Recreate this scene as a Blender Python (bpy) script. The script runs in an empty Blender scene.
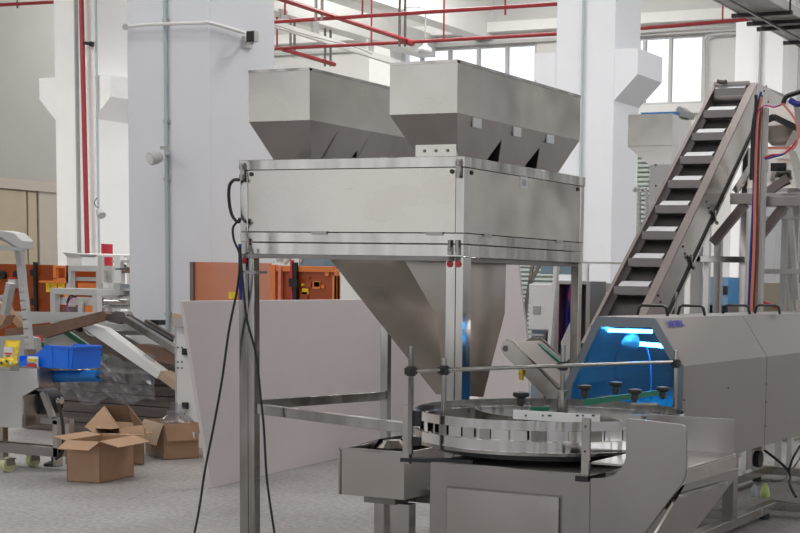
import bpy, bmesh, math, random
from mathutils import Vector, Matrix
random.seed(7)
C = bpy.context.scene.collection
PI = math.pi
# ------------------------------------------------------------------ camera model
F, PX, PY, H = 1435., 636., 416., 1.5
def nrm(v): return Vector(v).normalized()
Yw = nrm((1270-PX, -(298-PY), -F))
Xl = nrm((-2650-PX, -(214-PY), -F))
Zw = Yw.cross(Xl).normalized()
if Zw.y < 0: Zw = -Zw
Xw = Yw.cross(Zw).normalized()
def at(px, py, x=None, y=None, z=None):
    """where the sight line of a measured point meets a plane of the hall"""
    c = Vector((px-PX, -(py-PY), -F))
    d = Vector((c.dot(Xw), c.dot(Yw), c.dot(Zw)))
    t = x/d.x if x is not None else (y/d.y if y is not None else (z-H)/d.z)
    return Vector((0, 0, H)) + d*t
cam_d = bpy.data.cameras.new('camera'); cam = bpy.data.objects.new('camera', cam_d); C.objects.link(cam)
R = Matrix((Xw, Yw, Zw))          # rows: world axes in camera space -> camera to world
cam.matrix_world = Matrix.Translation((0, 0, H)) @ R.to_4x4()
cam_d.sensor_width = 36; cam_d.lens = F/800*36
cam_d.shift_x = (400-PX)/800; cam_d.shift_y = (PY-266.5)/800
cam_d.clip_end = 300; cam_d.clip_start = .05
bpy.context.scene.camera = cam

# ------------------------------------------------------------------ materials
def mat(name, col, rough=.5, metal=0., var=0., vscale=4., bump=0., bscale=40., spec=.5, emit=None, estr=0,
        trans=0., alpha=1., stretch=None, rvar=0., col2=None, aniso=0., coat=0.):
    m = bpy.data.materials.new(name); m.use_nodes = True
    nt = m.node_tree; b = nt.nodes['Principled BSDF']
    c = tuple(col)+(1,)
    b.inputs['Base Color'].default_value = c
    b.inputs['Roughness'].default_value = rough
    b.inputs['Metallic'].default_value = metal
    b.inputs['Specular IOR Level'].default_value = spec
    b.inputs['Transmission Weight'].default_value = trans
    b.inputs['Alpha'].default_value = alpha
    b.inputs['Coat Weight'].default_value = coat
    if aniso: b.inputs['Anisotropic'].default_value = aniso
    if emit: b.inputs['Emission Color'].default_value = tuple(emit)+(1,); b.inputs['Emission Strength'].default_value = estr
    tc = nt.nodes.new('ShaderNodeTexCoord'); mp = nt.nodes.new('ShaderNodeMapping')
    nt.links.new(tc.outputs['Object'], mp.inputs['Vector'])
    if stretch: mp.inputs['Scale'].default_value = stretch
    if var or col2 or rvar:
        n = nt.nodes.new('ShaderNodeTexNoise'); n.inputs['Scale'].default_value = vscale; n.inputs['Detail'].default_value = (2.5 if metal>.9 else 5)
        n.inputs['Roughness'].default_value = .6
        nt.links.new(mp.outputs[0], n.inputs['Vector'])
        r = nt.nodes.new('ShaderNodeValToRGB')
        r.color_ramp.elements[0].position = .3; r.color_ramp.elements[1].position = .7
        a = col2 if col2 else tuple(max(0, v*(1-var)) for v in col)
        d = tuple(col) if col2 else tuple(min(1, v*(1+var)) for v in col)
        r.color_ramp.elements[0].color = tuple(a)+(1,); r.color_ramp.elements[1].color = tuple(d)+(1,)
        nt.links.new(n.outputs['Fac'], r.inputs['Fac']); nt.links.new(r.outputs['Color'], b.inputs['Base Color'])
        if rvar:
            mr = nt.nodes.new('ShaderNodeMapRange'); mr.inputs['From Min'].default_value = .3; mr.inputs['From Max'].default_value = .7
            mr.inputs['To Min'].default_value = max(.02, rough-rvar); mr.inputs['To Max'].default_value = rough+rvar
            nt.links.new(n.outputs['Fac'], mr.inputs['Value']); nt.links.new(mr.outputs[0], b.inputs['Roughness'])
    if bump:
        n2 = nt.nodes.new('ShaderNodeTexNoise'); n2.inputs['Scale'].default_value = bscale; n2.inputs['Detail'].default_value = (1.0 if metal>.9 else 4)
        nt.links.new(mp.outputs[0], n2.inputs['Vector'])
        bp = nt.nodes.new('ShaderNodeBump'); bp.inputs['Strength'].default_value = bump; bp.inputs['Distance'].default_value = .02
        nt.links.new(n2.outputs['Fac'], bp.inputs['Height']); nt.links.new(bp.outputs[0], b.inputs['Normal'])
    return m
M = {}
M['paint'] = mat('white_paint', (.72,.735,.77), .55, var=.025, vscale=1.2, bump=.03, bscale=60)
M['paint2'] = mat('cream_paint', (.92,.93,.93), .5, var=.02, vscale=1.5)
M['ring'] = mat('rippled_steel', (.84,.83,.82), .12, 1., var=.06, vscale=3., rvar=.04, bump=1.0, bscale=9., stretch=(1,1,.04))
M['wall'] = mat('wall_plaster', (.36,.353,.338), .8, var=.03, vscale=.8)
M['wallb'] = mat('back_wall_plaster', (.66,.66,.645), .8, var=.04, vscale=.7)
M['ceil'] = mat('ceiling_white', (.85,.85,.83), .8, var=.02)
M['beige'] = mat('beige_cladding', (.40,.34,.245), .55, var=.03)
M['tan'] = mat('tan_trim', (.43,.38,.33), .6)
M['steel'] = mat('brushed_steel', (.52,.49,.46), .22, 1., var=.08, vscale=1.6, rvar=.08, bump=.25, bscale=1.6)
M['steel_w'] = mat('patchy_steel', (.57,.535,.475), .20, 1., col2=(.33,.315,.295), vscale=1.7, rvar=.12, bump=.16, bscale=1.5)  # dark patches paint in uneven reflections as well as patina
M['mirror'] = mat('polished_steel', (.40,.385,.36), .17, 1., var=.28, vscale=5.5, rvar=.07, bump=.5, bscale=5.0, stretch=(1,1,.25))
M['steel_m'] = mat('matt_steel', (.355,.328,.312), .36, 1., var=.05, vscale=2., rvar=.05, bump=.04, bscale=1.5)
M['steel_f'] = mat('funnel_steel', (.46,.42,.385), .20, 1., var=.08, vscale=1.5, rvar=.06, bump=.1, bscale=1.2)  # darkened to stand for the shadowed floor it reflects
M['steel_u'] = mat('chute_steel', (.37,.34,.32), .3, 1., var=.08, vscale=3)  # darker steel copy, shade of the hopper undersides put into the colour
M['steel_d'] = mat('dark_steel', (.24,.22,.21), .38, 1., var=.1)
M['rail'] = mat('rail_steel', (.23,.19,.18), .42, .4, var=.06)
M['belt'] = mat('belt_dark', (.085,.078,.078), .3, .3, var=.12)
M['cleat'] = mat('cleat_grey', (.27,.245,.245), .4, .35)
M['cleat_t'] = mat('cleat_top', (.34,.34,.365), .45, .1)
M['black'] = mat('black_plastic', (.012,.012,.014), .4)
M['rubber'] = mat('black_rubber', (.02,.02,.022), .6)
M['red'] = mat('red_paint', (.34,.03,.035), .4)
M['redb'] = mat('bright_red', (.6,.03,.05), .4)
M['blue'] = mat('blue_plastic', (.01,.17,.82), .32, var=.05)
M['roller'] = mat('blue_roller', (.008,.15,.46), .45)
M['bluew'] = mat('blue_film', (.02,.22,.62), .3)
M['green'] = mat('green_plastic', (.005,.20,.11), .4)
M['dgreen'] = mat('dark_green_paint', (.005,.10,.055), .45)
M['yellow'] = mat('yellow_print', (.85,.60,.02), .45, var=.2, vscale=30)
M['white'] = mat('white_plastic', (.78,.78,.77), .5)
M['offw'] = mat('off_white_board', (.73,.675,.67), .6, var=.02)
M['card'] = mat('cardboard', (.42,.26,.155), .8, var=.07, vscale=7, bump=.05, bscale=50)
M['card_l'] = mat('pale_cardboard', (.50,.38,.28), .8, var=.06, vscale=7)
M['card_sh'] = mat('cardboard_shaded', (.27,.165,.10), .85, var=.05)  # darker copy of the cardboard, shade inside the box put into the colour
M['brown'] = mat('brown_board', (.17,.10,.07), .7, var=.2, vscale=5)
M['woodg'] = mat('grey_timber', (.135,.11,.10), .7, var=.35, vscale=4, stretch=(.4,.4,6))
M['orange'] = mat('orange_acrylic', (.60,.20,.09), .2, alpha=.86, coat=.4)
M['orange_d'] = mat('orange_frame', (.75,.22,.05), .4)
M['steel_b'] = mat('bright_steel', (.74,.74,.73), .25, 1., var=.05, vscale=1.5, rvar=.06, bump=.15, bscale=1.5)
M['orange_m'] = mat('orange_film', (.29,.06,.012), .25, alpha=.9)
M['orange_k'] = mat('dark_orange', (.36,.065,.01), .35)
M['tag'] = mat('paper_tag', (.72,.73,.74), .6)
M['ink'] = mat('dark_ink', (.06,.06,.07), .6)
M['inkb'] = mat('blue_violet_ink', (.07,.07,.62), .5)
M['shutter'] = mat('shutter_green', (.40,.45,.42), .5)
M['copper'] = mat('salmon_hose', (.75,.25,.18), .45)
M['purple'] = mat('magenta_hose', (.45,.04,.22), .4)
M['bhose'] = mat('blue_hose', (.02,.03,.30), .4)
M['conduit'] = mat('blue_grey_conduit', (.42,.50,.52), .4)
M['grey'] = mat('grey_paint', (.40,.41,.40), .5, var=.05)
M['lgrey'] = mat('light_grey_paint', (.50,.50,.49), .5, var=.04)
M['wheel'] = mat('pale_yellow_wheel', (.55,.56,.30), .5)
M['beigebox'] = mat('olive_beige_paint', (.42,.38,.29), .5)
M['lamp'] = mat('tube_light', (.9,.97,1), .4, emit=(1.,1.,1.), estr=60.0)
M['bag'] = mat('lime_bag', (.60,.75,.25), .4)
M['glass'] = mat('window_glass', (.95,.97,1), .05, trans=1.)
# floor: pale worn speckled terrazzo
def floor_mat():
    m = mat('speckled_floor', (.46,.445,.44), .55)
    nt = m.node_tree; b = nt.nodes['Principled BSDF']; tc = nt.nodes['Texture Coordinate']
    n1 = nt.nodes.new('ShaderNodeTexNoise'); n1.inputs['Scale'].default_value = 1.3; n1.inputs['Detail'].default_value = 6
    n2 = nt.nodes.new('ShaderNodeTexVoronoi'); n2.inputs['Scale'].default_value = 22
    n3 = nt.nodes.new('ShaderNodeTexNoise'); n3.inputs['Scale'].default_value = 30; n3.inputs['Detail'].default_value = 5
    for n in (n1,n2,n3): nt.links.new(tc.outputs['Object'], n.inputs['Vector'])
    r1 = nt.nodes.new('ShaderNodeValToRGB'); r1.color_ramp.elements[0].position=.35; r1.color_ramp.elements[1].position=.68
    r1.color_ramp.elements[0].color=(.29,.275,.27,1); r1.color_ramp.elements[1].color=(.385,.37,.365,1)
    nt.links.new(n1.outputs['Fac'], r1.inputs['Fac'])
    r2 = nt.nodes.new('ShaderNodeValToRGB'); r2.color_ramp.elements[0].position=.36; r2.color_ramp.elements[1].position=.66
    r2.color_ramp.elements[0].color=(.72,.70,.69,1); r2.color_ramp.elements[1].color=(1.10,1.10,1.10,1)
    nt.links.new(n3.outputs['Fac'], r2.inputs['Fac'])
    mx = nt.nodes.new('ShaderNodeMix'); mx.data_type='RGBA'; mx.blend_type='MULTIPLY'; mx.inputs[0].default_value=1
    nt.links.new(r1.outputs[0], mx.inputs[6]); nt.links.new(r2.outputs[0], mx.inputs[7])
    nt.links.new(mx.outputs[2], b.inputs['Base Color'])
    return m
M['floor'] = floor_mat()
# thin see-through sheets
def sheet_mat(name, tint, gloss=.12, clear=.6):
    m = bpy.data.materials.new(name); m.use_nodes = True; nt = m.node_tree
    for n in list(nt.nodes): nt.nodes.remove(n)
    o = nt.nodes.new('ShaderNodeOutputMaterial'); t = nt.nodes.new('ShaderNodeBsdfTransparent'); t.inputs[0].default_value = tuple(tint)+(1,)
    d = nt.nodes.new('ShaderNodeBsdfDiffuse'); d.inputs[0].default_value = tuple(tint)+(1,)
    g = nt.nodes.new('ShaderNodeBsdfGlossy'); g.inputs['Roughness'].default_value = .06
    m1 = nt.nodes.new('ShaderNodeMixShader'); m1.inputs[0].default_value = 1-clear
    nt.links.new(t.outputs[0], m1.inputs[1]); nt.links.new(d.outputs[0], m1.inputs[2])
    m2 = nt.nodes.new('ShaderNodeMixShader'); m2.inputs[0].default_value = gloss
    nt.links.new(m1.outputs[0], m2.inputs[1]); nt.links.new(g.outputs[0], m2.inputs[2])
    nt.links.new(m2.outputs[0], o.inputs[0]); return m
M['tint'] = sheet_mat('blue_tinted_acrylic', (.145,.47,.77), .05, .88)
M['tint2'] = sheet_mat('pale_blue_acrylic', (.18,.45,.72), .08, .5)
M['film'] = sheet_mat('clear_film', (.85,.85,.87), .05, .92)

# ------------------------------------------------------------------ mesh builder
def V(*a): return Vector(a)
class MB:
    def __init__(s): s.v=[]; s.f=[]; s.sm=[]
    def add(s, vs, fs, smooth=False):
        n=len(s.v); s.v += [Vector(v) for v in vs]
        for f in fs: s.f.append([n+i for i in f]); s.sm.append(smooth)
        return s
    def box(s, x0,x1,y0,y1,z0,z1):
        if x0>x1: x0,x1=x1,x0
        if y0>y1: y0,y1=y1,y0
        if z0>z1: z0,z1=z1,z0
        return s.add([(x0,y0,z0),(x1,y0,z0),(x1,y1,z0),(x0,y1,z0),(x0,y0,z1),(x1,y0,z1),(x1,y1,z1),(x0,y1,z1)],
                     [(0,3,2,1),(4,5,6,7),(0,1,5,4),(1,2,6,5),(2,3,7,6),(3,0,4,7)])
    def prism(s, poly, vec):
        poly=[Vector(p) for p in poly]; vec=Vector(vec); n=len(poly)
        nn=Vector((0,0,0))
        for i in range(n): nn += poly[i].cross(poly[(i+1)%n])
        if nn.dot(vec)>0: poly=poly[::-1]
        vs=poly+[p+vec for p in poly]
        fs=[tuple(range(n)), tuple(range(2*n-1,n-1,-1))]+[(i,i+n,(i+1)%n+n,(i+1)%n) for i in range(n)]
        return s.add(vs,fs)
    def bar(s, p, q, w, h, up=(0,0,1)):
        p=Vector(p); q=Vector(q); d=(q-p).normalized(); u=Vector(up)
        if abs(d.dot(u))>.98: u=Vector((0,1,0))
        a=d.cross(u).normalized(); b=a.cross(d).normalized()
        c=[a*(-w/2)+b*(-h/2),a*(w/2)+b*(-h/2),a*(w/2)+b*(h/2),a*(-w/2)+b*(h/2)]
        return s.add([p+k for k in c]+[q+k for k in c],[(0,3,2,1)[::-1],(4,5,6,7)[::-1],(0,1,5,4)[::-1],(1,2,6,5)[::-1],(2,3,7,6)[::-1],(3,0,4,7)[::-1]])
    def tube(s, pts, r, n=10, closed=False):
        pts=[Vector(p) for p in pts]; m=len(pts); rings=[]; prev=None
        for i,p in enumerate(pts):
            if closed: d=(pts[(i+1)%m]-pts[i-1]).normalized()
            else: d=(pts[min(i+1,m-1)]-pts[max(i-1,0)]).normalized()
            u = prev if prev is not None else (Vector((0,0,1)) if abs(d.z)<.9 else Vector((1,0,0)))
            a=(u-d*u.dot(d)).normalized(); b=d.cross(a); prev=a
            rr = r[i] if isinstance(r,(list,tuple)) else r
            rings.append([p+a*math.cos(2*PI*k/n)*rr+b*math.sin(2*PI*k/n)*rr for k in range(n)])
        vs=[v for g in rings for v in g]; fs=[]
        for i in range(m if closed else m-1):
            j=(i+1)%m
            for k in range(n): fs.append((i*n+k,i*n+(k+1)%n,j*n+(k+1)%n,j*n+k))
        s.add(vs,fs,True)
        if not closed:
            s.add(rings[0],[tuple(range(n-1,-1,-1))]); s.add(rings[-1],[tuple(range(n))])
        return s
    def cyl(s,p,q,r,n=16): return s.tube([p,q],r,n)
    def lathe(s, o, prof, n=24, axis=(0,0,1)):
        o=Vector(o); ax=Vector(axis).normalized(); a=Vector((1,0,0)) if abs(ax.x)<.9 else Vector((0,1,0))
        a=(a-ax*a.dot(ax)).normalized(); b=ax.cross(a); vs=[]; fs=[]
        for r,z in prof:
            for k in range(n):
                t=2*PI*k/n; vs.append(o+ax*z+(a*math.cos(t)+b*math.sin(t))*r)
        for i in range(len(prof)-1):
            for k in range(n): fs.append((i*n+k,i*n+(k+1)%n,(i+1)*n+(k+1)%n,(i+1)*n+k))
        s.add(vs,fs,True)
        if prof[0][0]>1e-4: s.add(vs[:n],[tuple(range(n-1,-1,-1))])
        if prof[-1][0]>1e-4: s.add(vs[-n:],[tuple(range(n))])
        return s
    def arc(s, c, r, t, z0, z1, a0, a1, n=48):
        """curved upright plate of radius r and thickness t"""
        full = abs(a1-a0)>359.9; m=n if full else n+1; vs=[]
        for k in range(m):
            a=math.radians(a0+(a1-a0)*k/n); ca,sa=math.cos(a),math.sin(a)
            for rr,z in ((r,z0),(r+t,z0),(r+t,z1),(r,z1)): vs.append((c[0]+ca*rr,c[1]+sa*rr,z))
        fs=[]
        for k in range(n):
            i=k*4; j=((k+1)%m)*4
            for q in range(4): fs.append((i+q,j+q,j+(q+1)%4,i+(q+1)%4)[::-1])
        s.add(vs,fs,True)
        if not full: s.add(vs[:4],[(0,1,2,3)]); s.add(vs[-4:],[(3,2,1,0)])
        return s
    def build(s, name, m, parent=None, bevel=0, loc=None):
        base = Vector((0,0,0))
        if parent is not None:
            base = Vector(parent.get('_b', (0,0,0)))
        elif loc is not None: base = Vector(loc)
        else:
            lo=[min(v[i] for v in s.v) for i in range(3)]; hi=[max(v[i] for v in s.v) for i in range(3)]
            base=Vector(((lo[0]+hi[0])/2,(lo[1]+hi[1])/2,lo[2]))
        me=bpy.data.meshes.new(name); me.from_pydata([v-base for v in s.v],[],s.f)
        for p,q in zip(me.polygons,s.sm): p.use_smooth=q
        bm=bmesh.new(); bm.from_mesh(me); bmesh.ops.recalc_face_normals(bm,faces=bm.faces); bm.to_mesh(me); bm.free()
        me.materials.append(M[m] if isinstance(m,str) else m); me.update()
        o=bpy.data.objects.new(name,me); C.objects.link(o)
        if parent is not None: o.parent=parent; o['_b']=tuple(base)
        else: o.location=base; o['_b']=tuple(base)
        if bevel:
            b=o.modifiers.new('bevel','BEVEL'); b.width=bevel; b.segments=2; b.limit_method='ANGLE'; b.angle_limit=math.radians(50)
        if any(s.sm):
            try: me.set_sharp_from_angle(angle=math.radians(40))
            except Exception: pass
        return o
LAB=[]
def thing(name, loc, label, cat, group=None):
    o=bpy.data.objects.new(name,None); C.objects.link(o); o.location=loc; o.empty_display_size=.1
    o['_b']=tuple(loc); o['label']=label; o['category']=cat
    if group: o['group']=group
    return o
def tag(o, label, cat, group=None, kind=None):
    o['label']=label; o['category']=cat
    if group: o['group']=group
    if kind: o['kind']=kind
    return o
def struct(o, label=None):
    o['kind']='structure'
    if label: o['label']=label
    return o
def B(*a): return MB().box(*a)
def fb(px0,py0,px1,py1,Y,d):
    """box whose front lies on the plane y=Y, measured by its visible rectangle"""
    xm,ym=(px0+px1)/2,(py0+py1)/2
    return B(at(px0,ym,y=Y).x, at(px1,ym,y=Y).x, Y, Y+d, at(xm,py1,y=Y).z, at(xm,py0,y=Y).z)
def fp(pts,Y,d):
    return MB().prism([at(p[0],p[1],y=Y) for p in pts],(0,d,0))
def sp(pts,X,d):
    return MB().prism([at(p[0],p[1],x=X) for p in pts],(d,0,0))
def curve(pts, n=8):
    """smooth path through points (Catmull-Rom)"""
    P=[Vector(p) for p in pts]; out=[]
    for i in range(len(P)-1):
        a=P[max(i-1,0)]; b=P[i]; c=P[i+1]; d=P[min(i+2,len(P)-1)]
        for k in range(n):
            t=k/n; out.append(.5*((2*b)+(c-a)*t+(2*a-5*b+4*c-d)*t*t+(3*b-a-3*c+d)*t**3))
    out.append(P[-1]); return out
def text(body, size, loc, xdir, updir, m, parent, name='lettering', depth=.001, align='CENTER'):
    cu=bpy.data.curves.new('t','FONT'); cu.body=body; cu.size=size; cu.extrude=depth; cu.align_x=align; cu.align_y='CENTER'
    o=bpy.data.objects.new('t',cu); C.objects.link(o); bpy.context.view_layer.update()
    me=bpy.data.meshes.new_from_object(o.evaluated_get(bpy.context.evaluated_depsgraph_get()))
    bpy.data.objects.remove(o)
    x=Vector(xdir).normalized(); z=x.cross(Vector(updir)).normalized(); y=z.cross(x)
    Mx=Matrix((x,y,z)).transposed().to_4x4(); Mx.translation=Vector(loc)-Vector(parent['_b'])
    me.transform(Mx); me.materials.clear(); me.materials.append(M[m])
    r=bpy.data.objects.new(name,me); C.objects.link(r); r.parent=parent; r['_b']=tuple(parent['_b']); return r

# ================================================================== SETTING
struct(B(-24.3,14,-6,29.4,-.2,0).build('floor','floor',loc=(0,0,0)))
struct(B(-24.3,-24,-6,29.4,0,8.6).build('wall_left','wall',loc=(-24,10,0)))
# back wall with two visible window openings and added unseen ones
W1=(-18.9,-15.32); W2=(-12.95,-11.3); WZ0,WZ1=5.37,6.84
bw=MB(); Y0,Y1=29,29.4
bw.box(-24,-6,Y0,Y1,0,WZ0); bw.box(-6,14,Y0,Y1,0,1.2); bw.box(-24,14,Y0,Y1,WZ1,8.6)
bw.box(-24,W1[0],Y0,Y1,WZ0,WZ1); bw.box(W1[1],W2[0],Y0,Y1,WZ0,WZ1); bw.box(W2[1],-6,Y0,Y1,WZ0,WZ1)
W_ADDED=[(-6,-4.2),(-1,.8),(4,5.8),(9,10.8)]  # unseen windows added so the steel sides reflect bright streaks
for (a,b),c_ in zip(W_ADDED,(-1,4,9,14)): bw.box(b,c_,Y0,Y1,1.2,WZ1)
struct(bw.build('wall_back','wallb',loc=(0,29,0)))
for i,(a,b) in enumerate(W_ADDED):  # frames of the added, unseen windows
    fr=MB().box(a,b,29.02,29.12,1.2,1.27).box(a,b,29.02,29.12,WZ1-.07,WZ1)
    for q in range(5): fr.box(a+(b-a-.07)*q/4,a+(b-a-.07)*q/4+.07,29.02,29.12,1.27,WZ1-.07)
    struct(fr.build('window_%d'%(i+3),'lgrey',loc=((a+b)/2,29.02,1.2)))
for i,(a,b,n) in enumerate(((W1[0],W1[1],5),(W2[0],W2[1],2))):
    fr=MB(); t=.035
    fr.box(a,b,29.02,29.12,WZ0,WZ0+.06); fr.box(a,b,29.02,29.12,WZ1-.06,WZ1)
    xs=[a+.03,b-.03]
    if i==0: xs+=[at(px,60,y=29.05).x for px in (422,450,478.5,507)]
    else: xs+=[at(px,60,y=29.05).x for px in (644.5,670.5)]
    for x in xs: fr.box(x-t,x+t,29.02,29.12,WZ0+.06,WZ1-.06)
    w=struct(fr.build('window_%d'%(i+1),'lgrey',loc=((a+b)/2,29.02,WZ0)))
    B(a,b,29.06,29.075,WZ0+.02,WZ1-.02).build('pane','glass',w)
ce=B(-24.3,14,-6,29.4,8.6,8.8); struct(ce.build('ceiling','ceil',loc=(0,10,8.6)))
k=0
for (x0,x1,z) in ((-16.9,-16.45,6.95),(-24,-23.5,7.6),(-9.95,-9.55,7.4)):
    k+=1; struct(B(x0,x1,-6,29,z,8.6).build('trim_%d'%k,'ceil',loc=(x0,10,z)))
for (y0,y1,z) in ((19.2,19.9,7.9),(10.3,11,7.9)):
    k+=1; struct(B(-23.5,14,y0,y1,z,8.6).build('trim_%d'%k,'ceil',loc=(-5,y0,z)))
k+=1; struct(B(-24,14,28.75,29,7.08,7.30).build('trim_%d'%k,'ceil',loc=(-5,29,7.1)))
k+=1; struct(B(-24,14,28.9,29,6.84,6.90).build('trim_%d'%k,'lgrey',loc=(-5,29,6.8)))
k+=1; struct(B(-13.2,-10.6,28.9,29,WZ0-.2,WZ0).build('trim_%d'%k,'wallb',loc=(-12,29,5.2)))
# pilaster on the back wall
k+=1; struct(B(at(369,60,y=28.6).x,at(390,60,y=28.6).x,28.6,29,0,7.08).build('trim_%d'%k,'ceil'))
# left wall ledge, cladding
k+=1; struct(B(-24,-23.9,6,23.45,3.19,3.40).build('trim_%d'%k,'tan',loc=(-24,15,3.2)))
k+=1; struct(B(-24,-23.93,22.93,23.45,0,3.19).build('trim_%d'%k,'tan',loc=(-24,23,0)))
dd=MB()
ys=[6,10,14,18,at(27.5,230,x=-23.95).y,22.9]
for a,b in zip(ys[:-1],ys[1:]): dd.box(-24,-23.94,a+.02,b-.02,0,3.17)
struct(dd.build('door_1','beige',loc=(-23.95,15,0),bevel=.01))
# right wall and the open front of the hall behind the camera: unseen, piers and openings set to streak the steel
rw=MB()
for y0,y1,z0,z1 in ((-6,29,0,1.0),(-6,29,5.6,8.6)): rw.box(14,14.3,y0,y1,z0,z1)
for y in (-6,0,6,12,18,24): rw.box(14,14.3,y,y+1.6,1.0,5.6)
struct(rw.build('wall_right','wallb',loc=(14,10,0)))
fw=MB()
fw.box(-24,14,-6.3,-6,5.8,8.6).box(-24,14,-6.3,-6,0,.5)
for x in (-24,-17,-10,-3,4,11): fw.box(x,x+1.3,-6.3,-6,.5,5.8)
struct(fw.build('wall_front','wall',loc=(-5,-6,0)))
# right bay wall beyond the columns (shutter door in the back wall)
sh=MB(); x0,x1=at(512,300,y=28.9).x,at(649,200,y=28.9).x
for i in range(44):
    z=.02+i*.1; sh.prism([(x0,28.93,z),(x0,28.86,z+.03),(x0,28.86,z+.07),(x0,28.93,z+.1)],(x1-x0,0,0))
struct(sh.build('door_2','shutter',loc=((x0+x1)/2,28.9,0)))

# columns
def column(x0,x1,y0,d,m,corb=True,top=8.6):
    o=struct(B(x0,x1,y0,y0+d,0,top).build('column',m,loc=((x0+x1)/2,y0+d/2,0),bevel=.012))
    if corb:
        for s in (-1,1):
            xa = x0 if s<0 else x1; w=.38*s
            MB().prism([(xa,y0+.001,4.26),(xa,y0+.001,5.02),(xa+w,y0+.001,5.02),(xa+w,y0+.001,4.64)],(0,d-.002,0)).build('corbel',m,o)
    return o
c1=column(at(129,250,y=11).x,at(211,250,y=11).x,11,.97,'paint',corb=False)
c3=column(at(553,250,y=20).x,at(611,250,y=20).x,20,.95,'paint')
c2=column(at(57,230,y=20).x,at(96,230,y=20).x,20,.95,'paint2')
c4=column(at(735,60,y=28).x,at(783,60,y=28).x,28,.99,'paint2',corb=False)
for o,l in ((c1,'big white column standing behind the orange guards'),(c3,'white column with corbels behind the dosing machine'),
            (c2,'white column with corbels beside the beige cladding'),(c4,'white column at the back wall behind the incline conveyor head')): o['label']=l
# ================================================================== SERVICES ON WALLS, COLUMNS AND CEILING
c1x0,c1x1=at(129,250,y=11).x,at(211,250,y=11).x
# conduit up the front of the big column
cx=at(167.5,200,y=10.98).x
t=thing('conduit',(cx,10.97,0),'blue-grey upright conduit on the front of the big column with the floodlight','conduit')
MB().tube([(cx,10.97,0),(cx,10.97,8.5)],.019,8).build('tube','conduit',t)
c=MB()
for z in (1.1,2.4,2.95,3.9): c.box(cx-.03,cx+.03,10.96,11.0,z,z+.03)
c.build('clip','grey',t)
# floodlight
p=at(160,155,y=10.8)
t=thing('floodlight',(p.x,10.9,p.z),'round grey floodlight tilted down on the big column beside the conduit','lamp')
MB().lathe(p+V(-.02,-.05,-.03),[(.02,-.07),(.05,-.06),(.062,-.01),(.064,.035),(.06,.05),(.05,.053)],20,axis=(-.25,-.9,-.25)).build('housing','lgrey',t)
MB().lathe(p+V(-.02,-.05,-.03),[(.052,.054),(.0,.058)],20,axis=(-.25,-.9,-.25)).build('lens','white',t)
MB().bar(p+V(.06,.02,.02),(cx,10.99,p.z+.02),.03,.03).bar(p+V(0,0,.07),p+V(.06,.06,.07),.015,.03).build('bracket','grey',t)
# horizontal pipe round the big column, with camera
z=at(128,26,y=10.9).z
t=thing('wall_pipe',(c1x0,10.93,z),'thin white pipe running across the big column towards the security camera','pipe')
q=at(245,33,x=c1x1+.05)
MB().tube(curve([at(126,27,y=10.93),at(150,24.5,y=10.93),at(200,23,y=10.93),(c1x1+.05,10.93,at(212,22.5,y=10.93).z),at(225,27,x=c1x1+.05),q],6),.017,8).build('tube','white',t)
fl=MB().cyl(at(125.5,27,y=10.9),at(125.5,27,y=10.96),.03); fl.build('end_flange','lgrey',t)
p=at(252,37,x=c1x1+.20); a=at(246,42,x=c1x1)
t=thing('security_camera',a,'small black faced security camera on a bracket at the edge of the big column','camera')
MB().box(c1x1,c1x1+.03,a.y-.06,a.y+.06,a.z-.06,a.z+.05).build('mount','lgrey',t)
MB().bar(a,p+V(0,0,-.06),.03,.025).build('arm','lgrey',t)
MB().box(p.x-.045,p.x+.045,p.y-.02,p.y+.05,p.z-.045,p.z+.06).build('body','lgrey',t,bevel=.008)
MB().box(p.x-.042,p.x+.042,p.y-.032,p.y-.021,p.z-.05,p.z+.05).build('front_glass','black',t)
# conduit and small spotlight on the far column
cx2=at(95,200,y=19.9).x+.02
o=MB().tube([(cx2,19.96,0),(cx2,19.96,8.5)],.02,8).build('conduit','conduit',loc=(cx2,19.96,0)); tag(o,'thin conduit on the right edge of the column beside the beige cladding','conduit')
p=at(102,214,y=19.7)
t=thing('spotlight',p,'small grey spotlight hanging on the column behind the red riser','lamp')
MB().lathe(p+V(-.05,0,.03),[(.03,-.08),(.05,-.06),(.075,.05),(.08,.09)],16,axis=(.6,-.2,-.6)).build('housing','lgrey',t)
MB().tube(curve([(cx2,19.93,p.z+.30),(cx2+.01,19.85,p.z+.2),p+V(-.08,0,.10)],5),.008,6).build('cable','rubber',t)
# red riser on the far column
rx=at(83.5,150,y=19.8).x
t=thing('red_riser',(rx,19.85,0),'red fire riser standing up the front of the column beside the beige cladding','pipe')
MB().tube([(rx-.07,19.84,8.5),(rx-.02,19.84,4.5),(rx+.04,19.84,0)],.042,10).build('tube','red',t)
z=at(88,42,y=19.8).z
MB().cyl((rx,19.86,z),(rx+.12,19.86,z-.02),.03).cyl((rx+.12,19.86,z-.02),(rx+.18,19.9,z-.03),.045).build('valve','black',t)
B(at(78.5,200,y=19.95).x-.03,at(78.5,200,y=19.95).x,19.93,20,0,8.5).build('backing_strip','grey',t)

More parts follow.
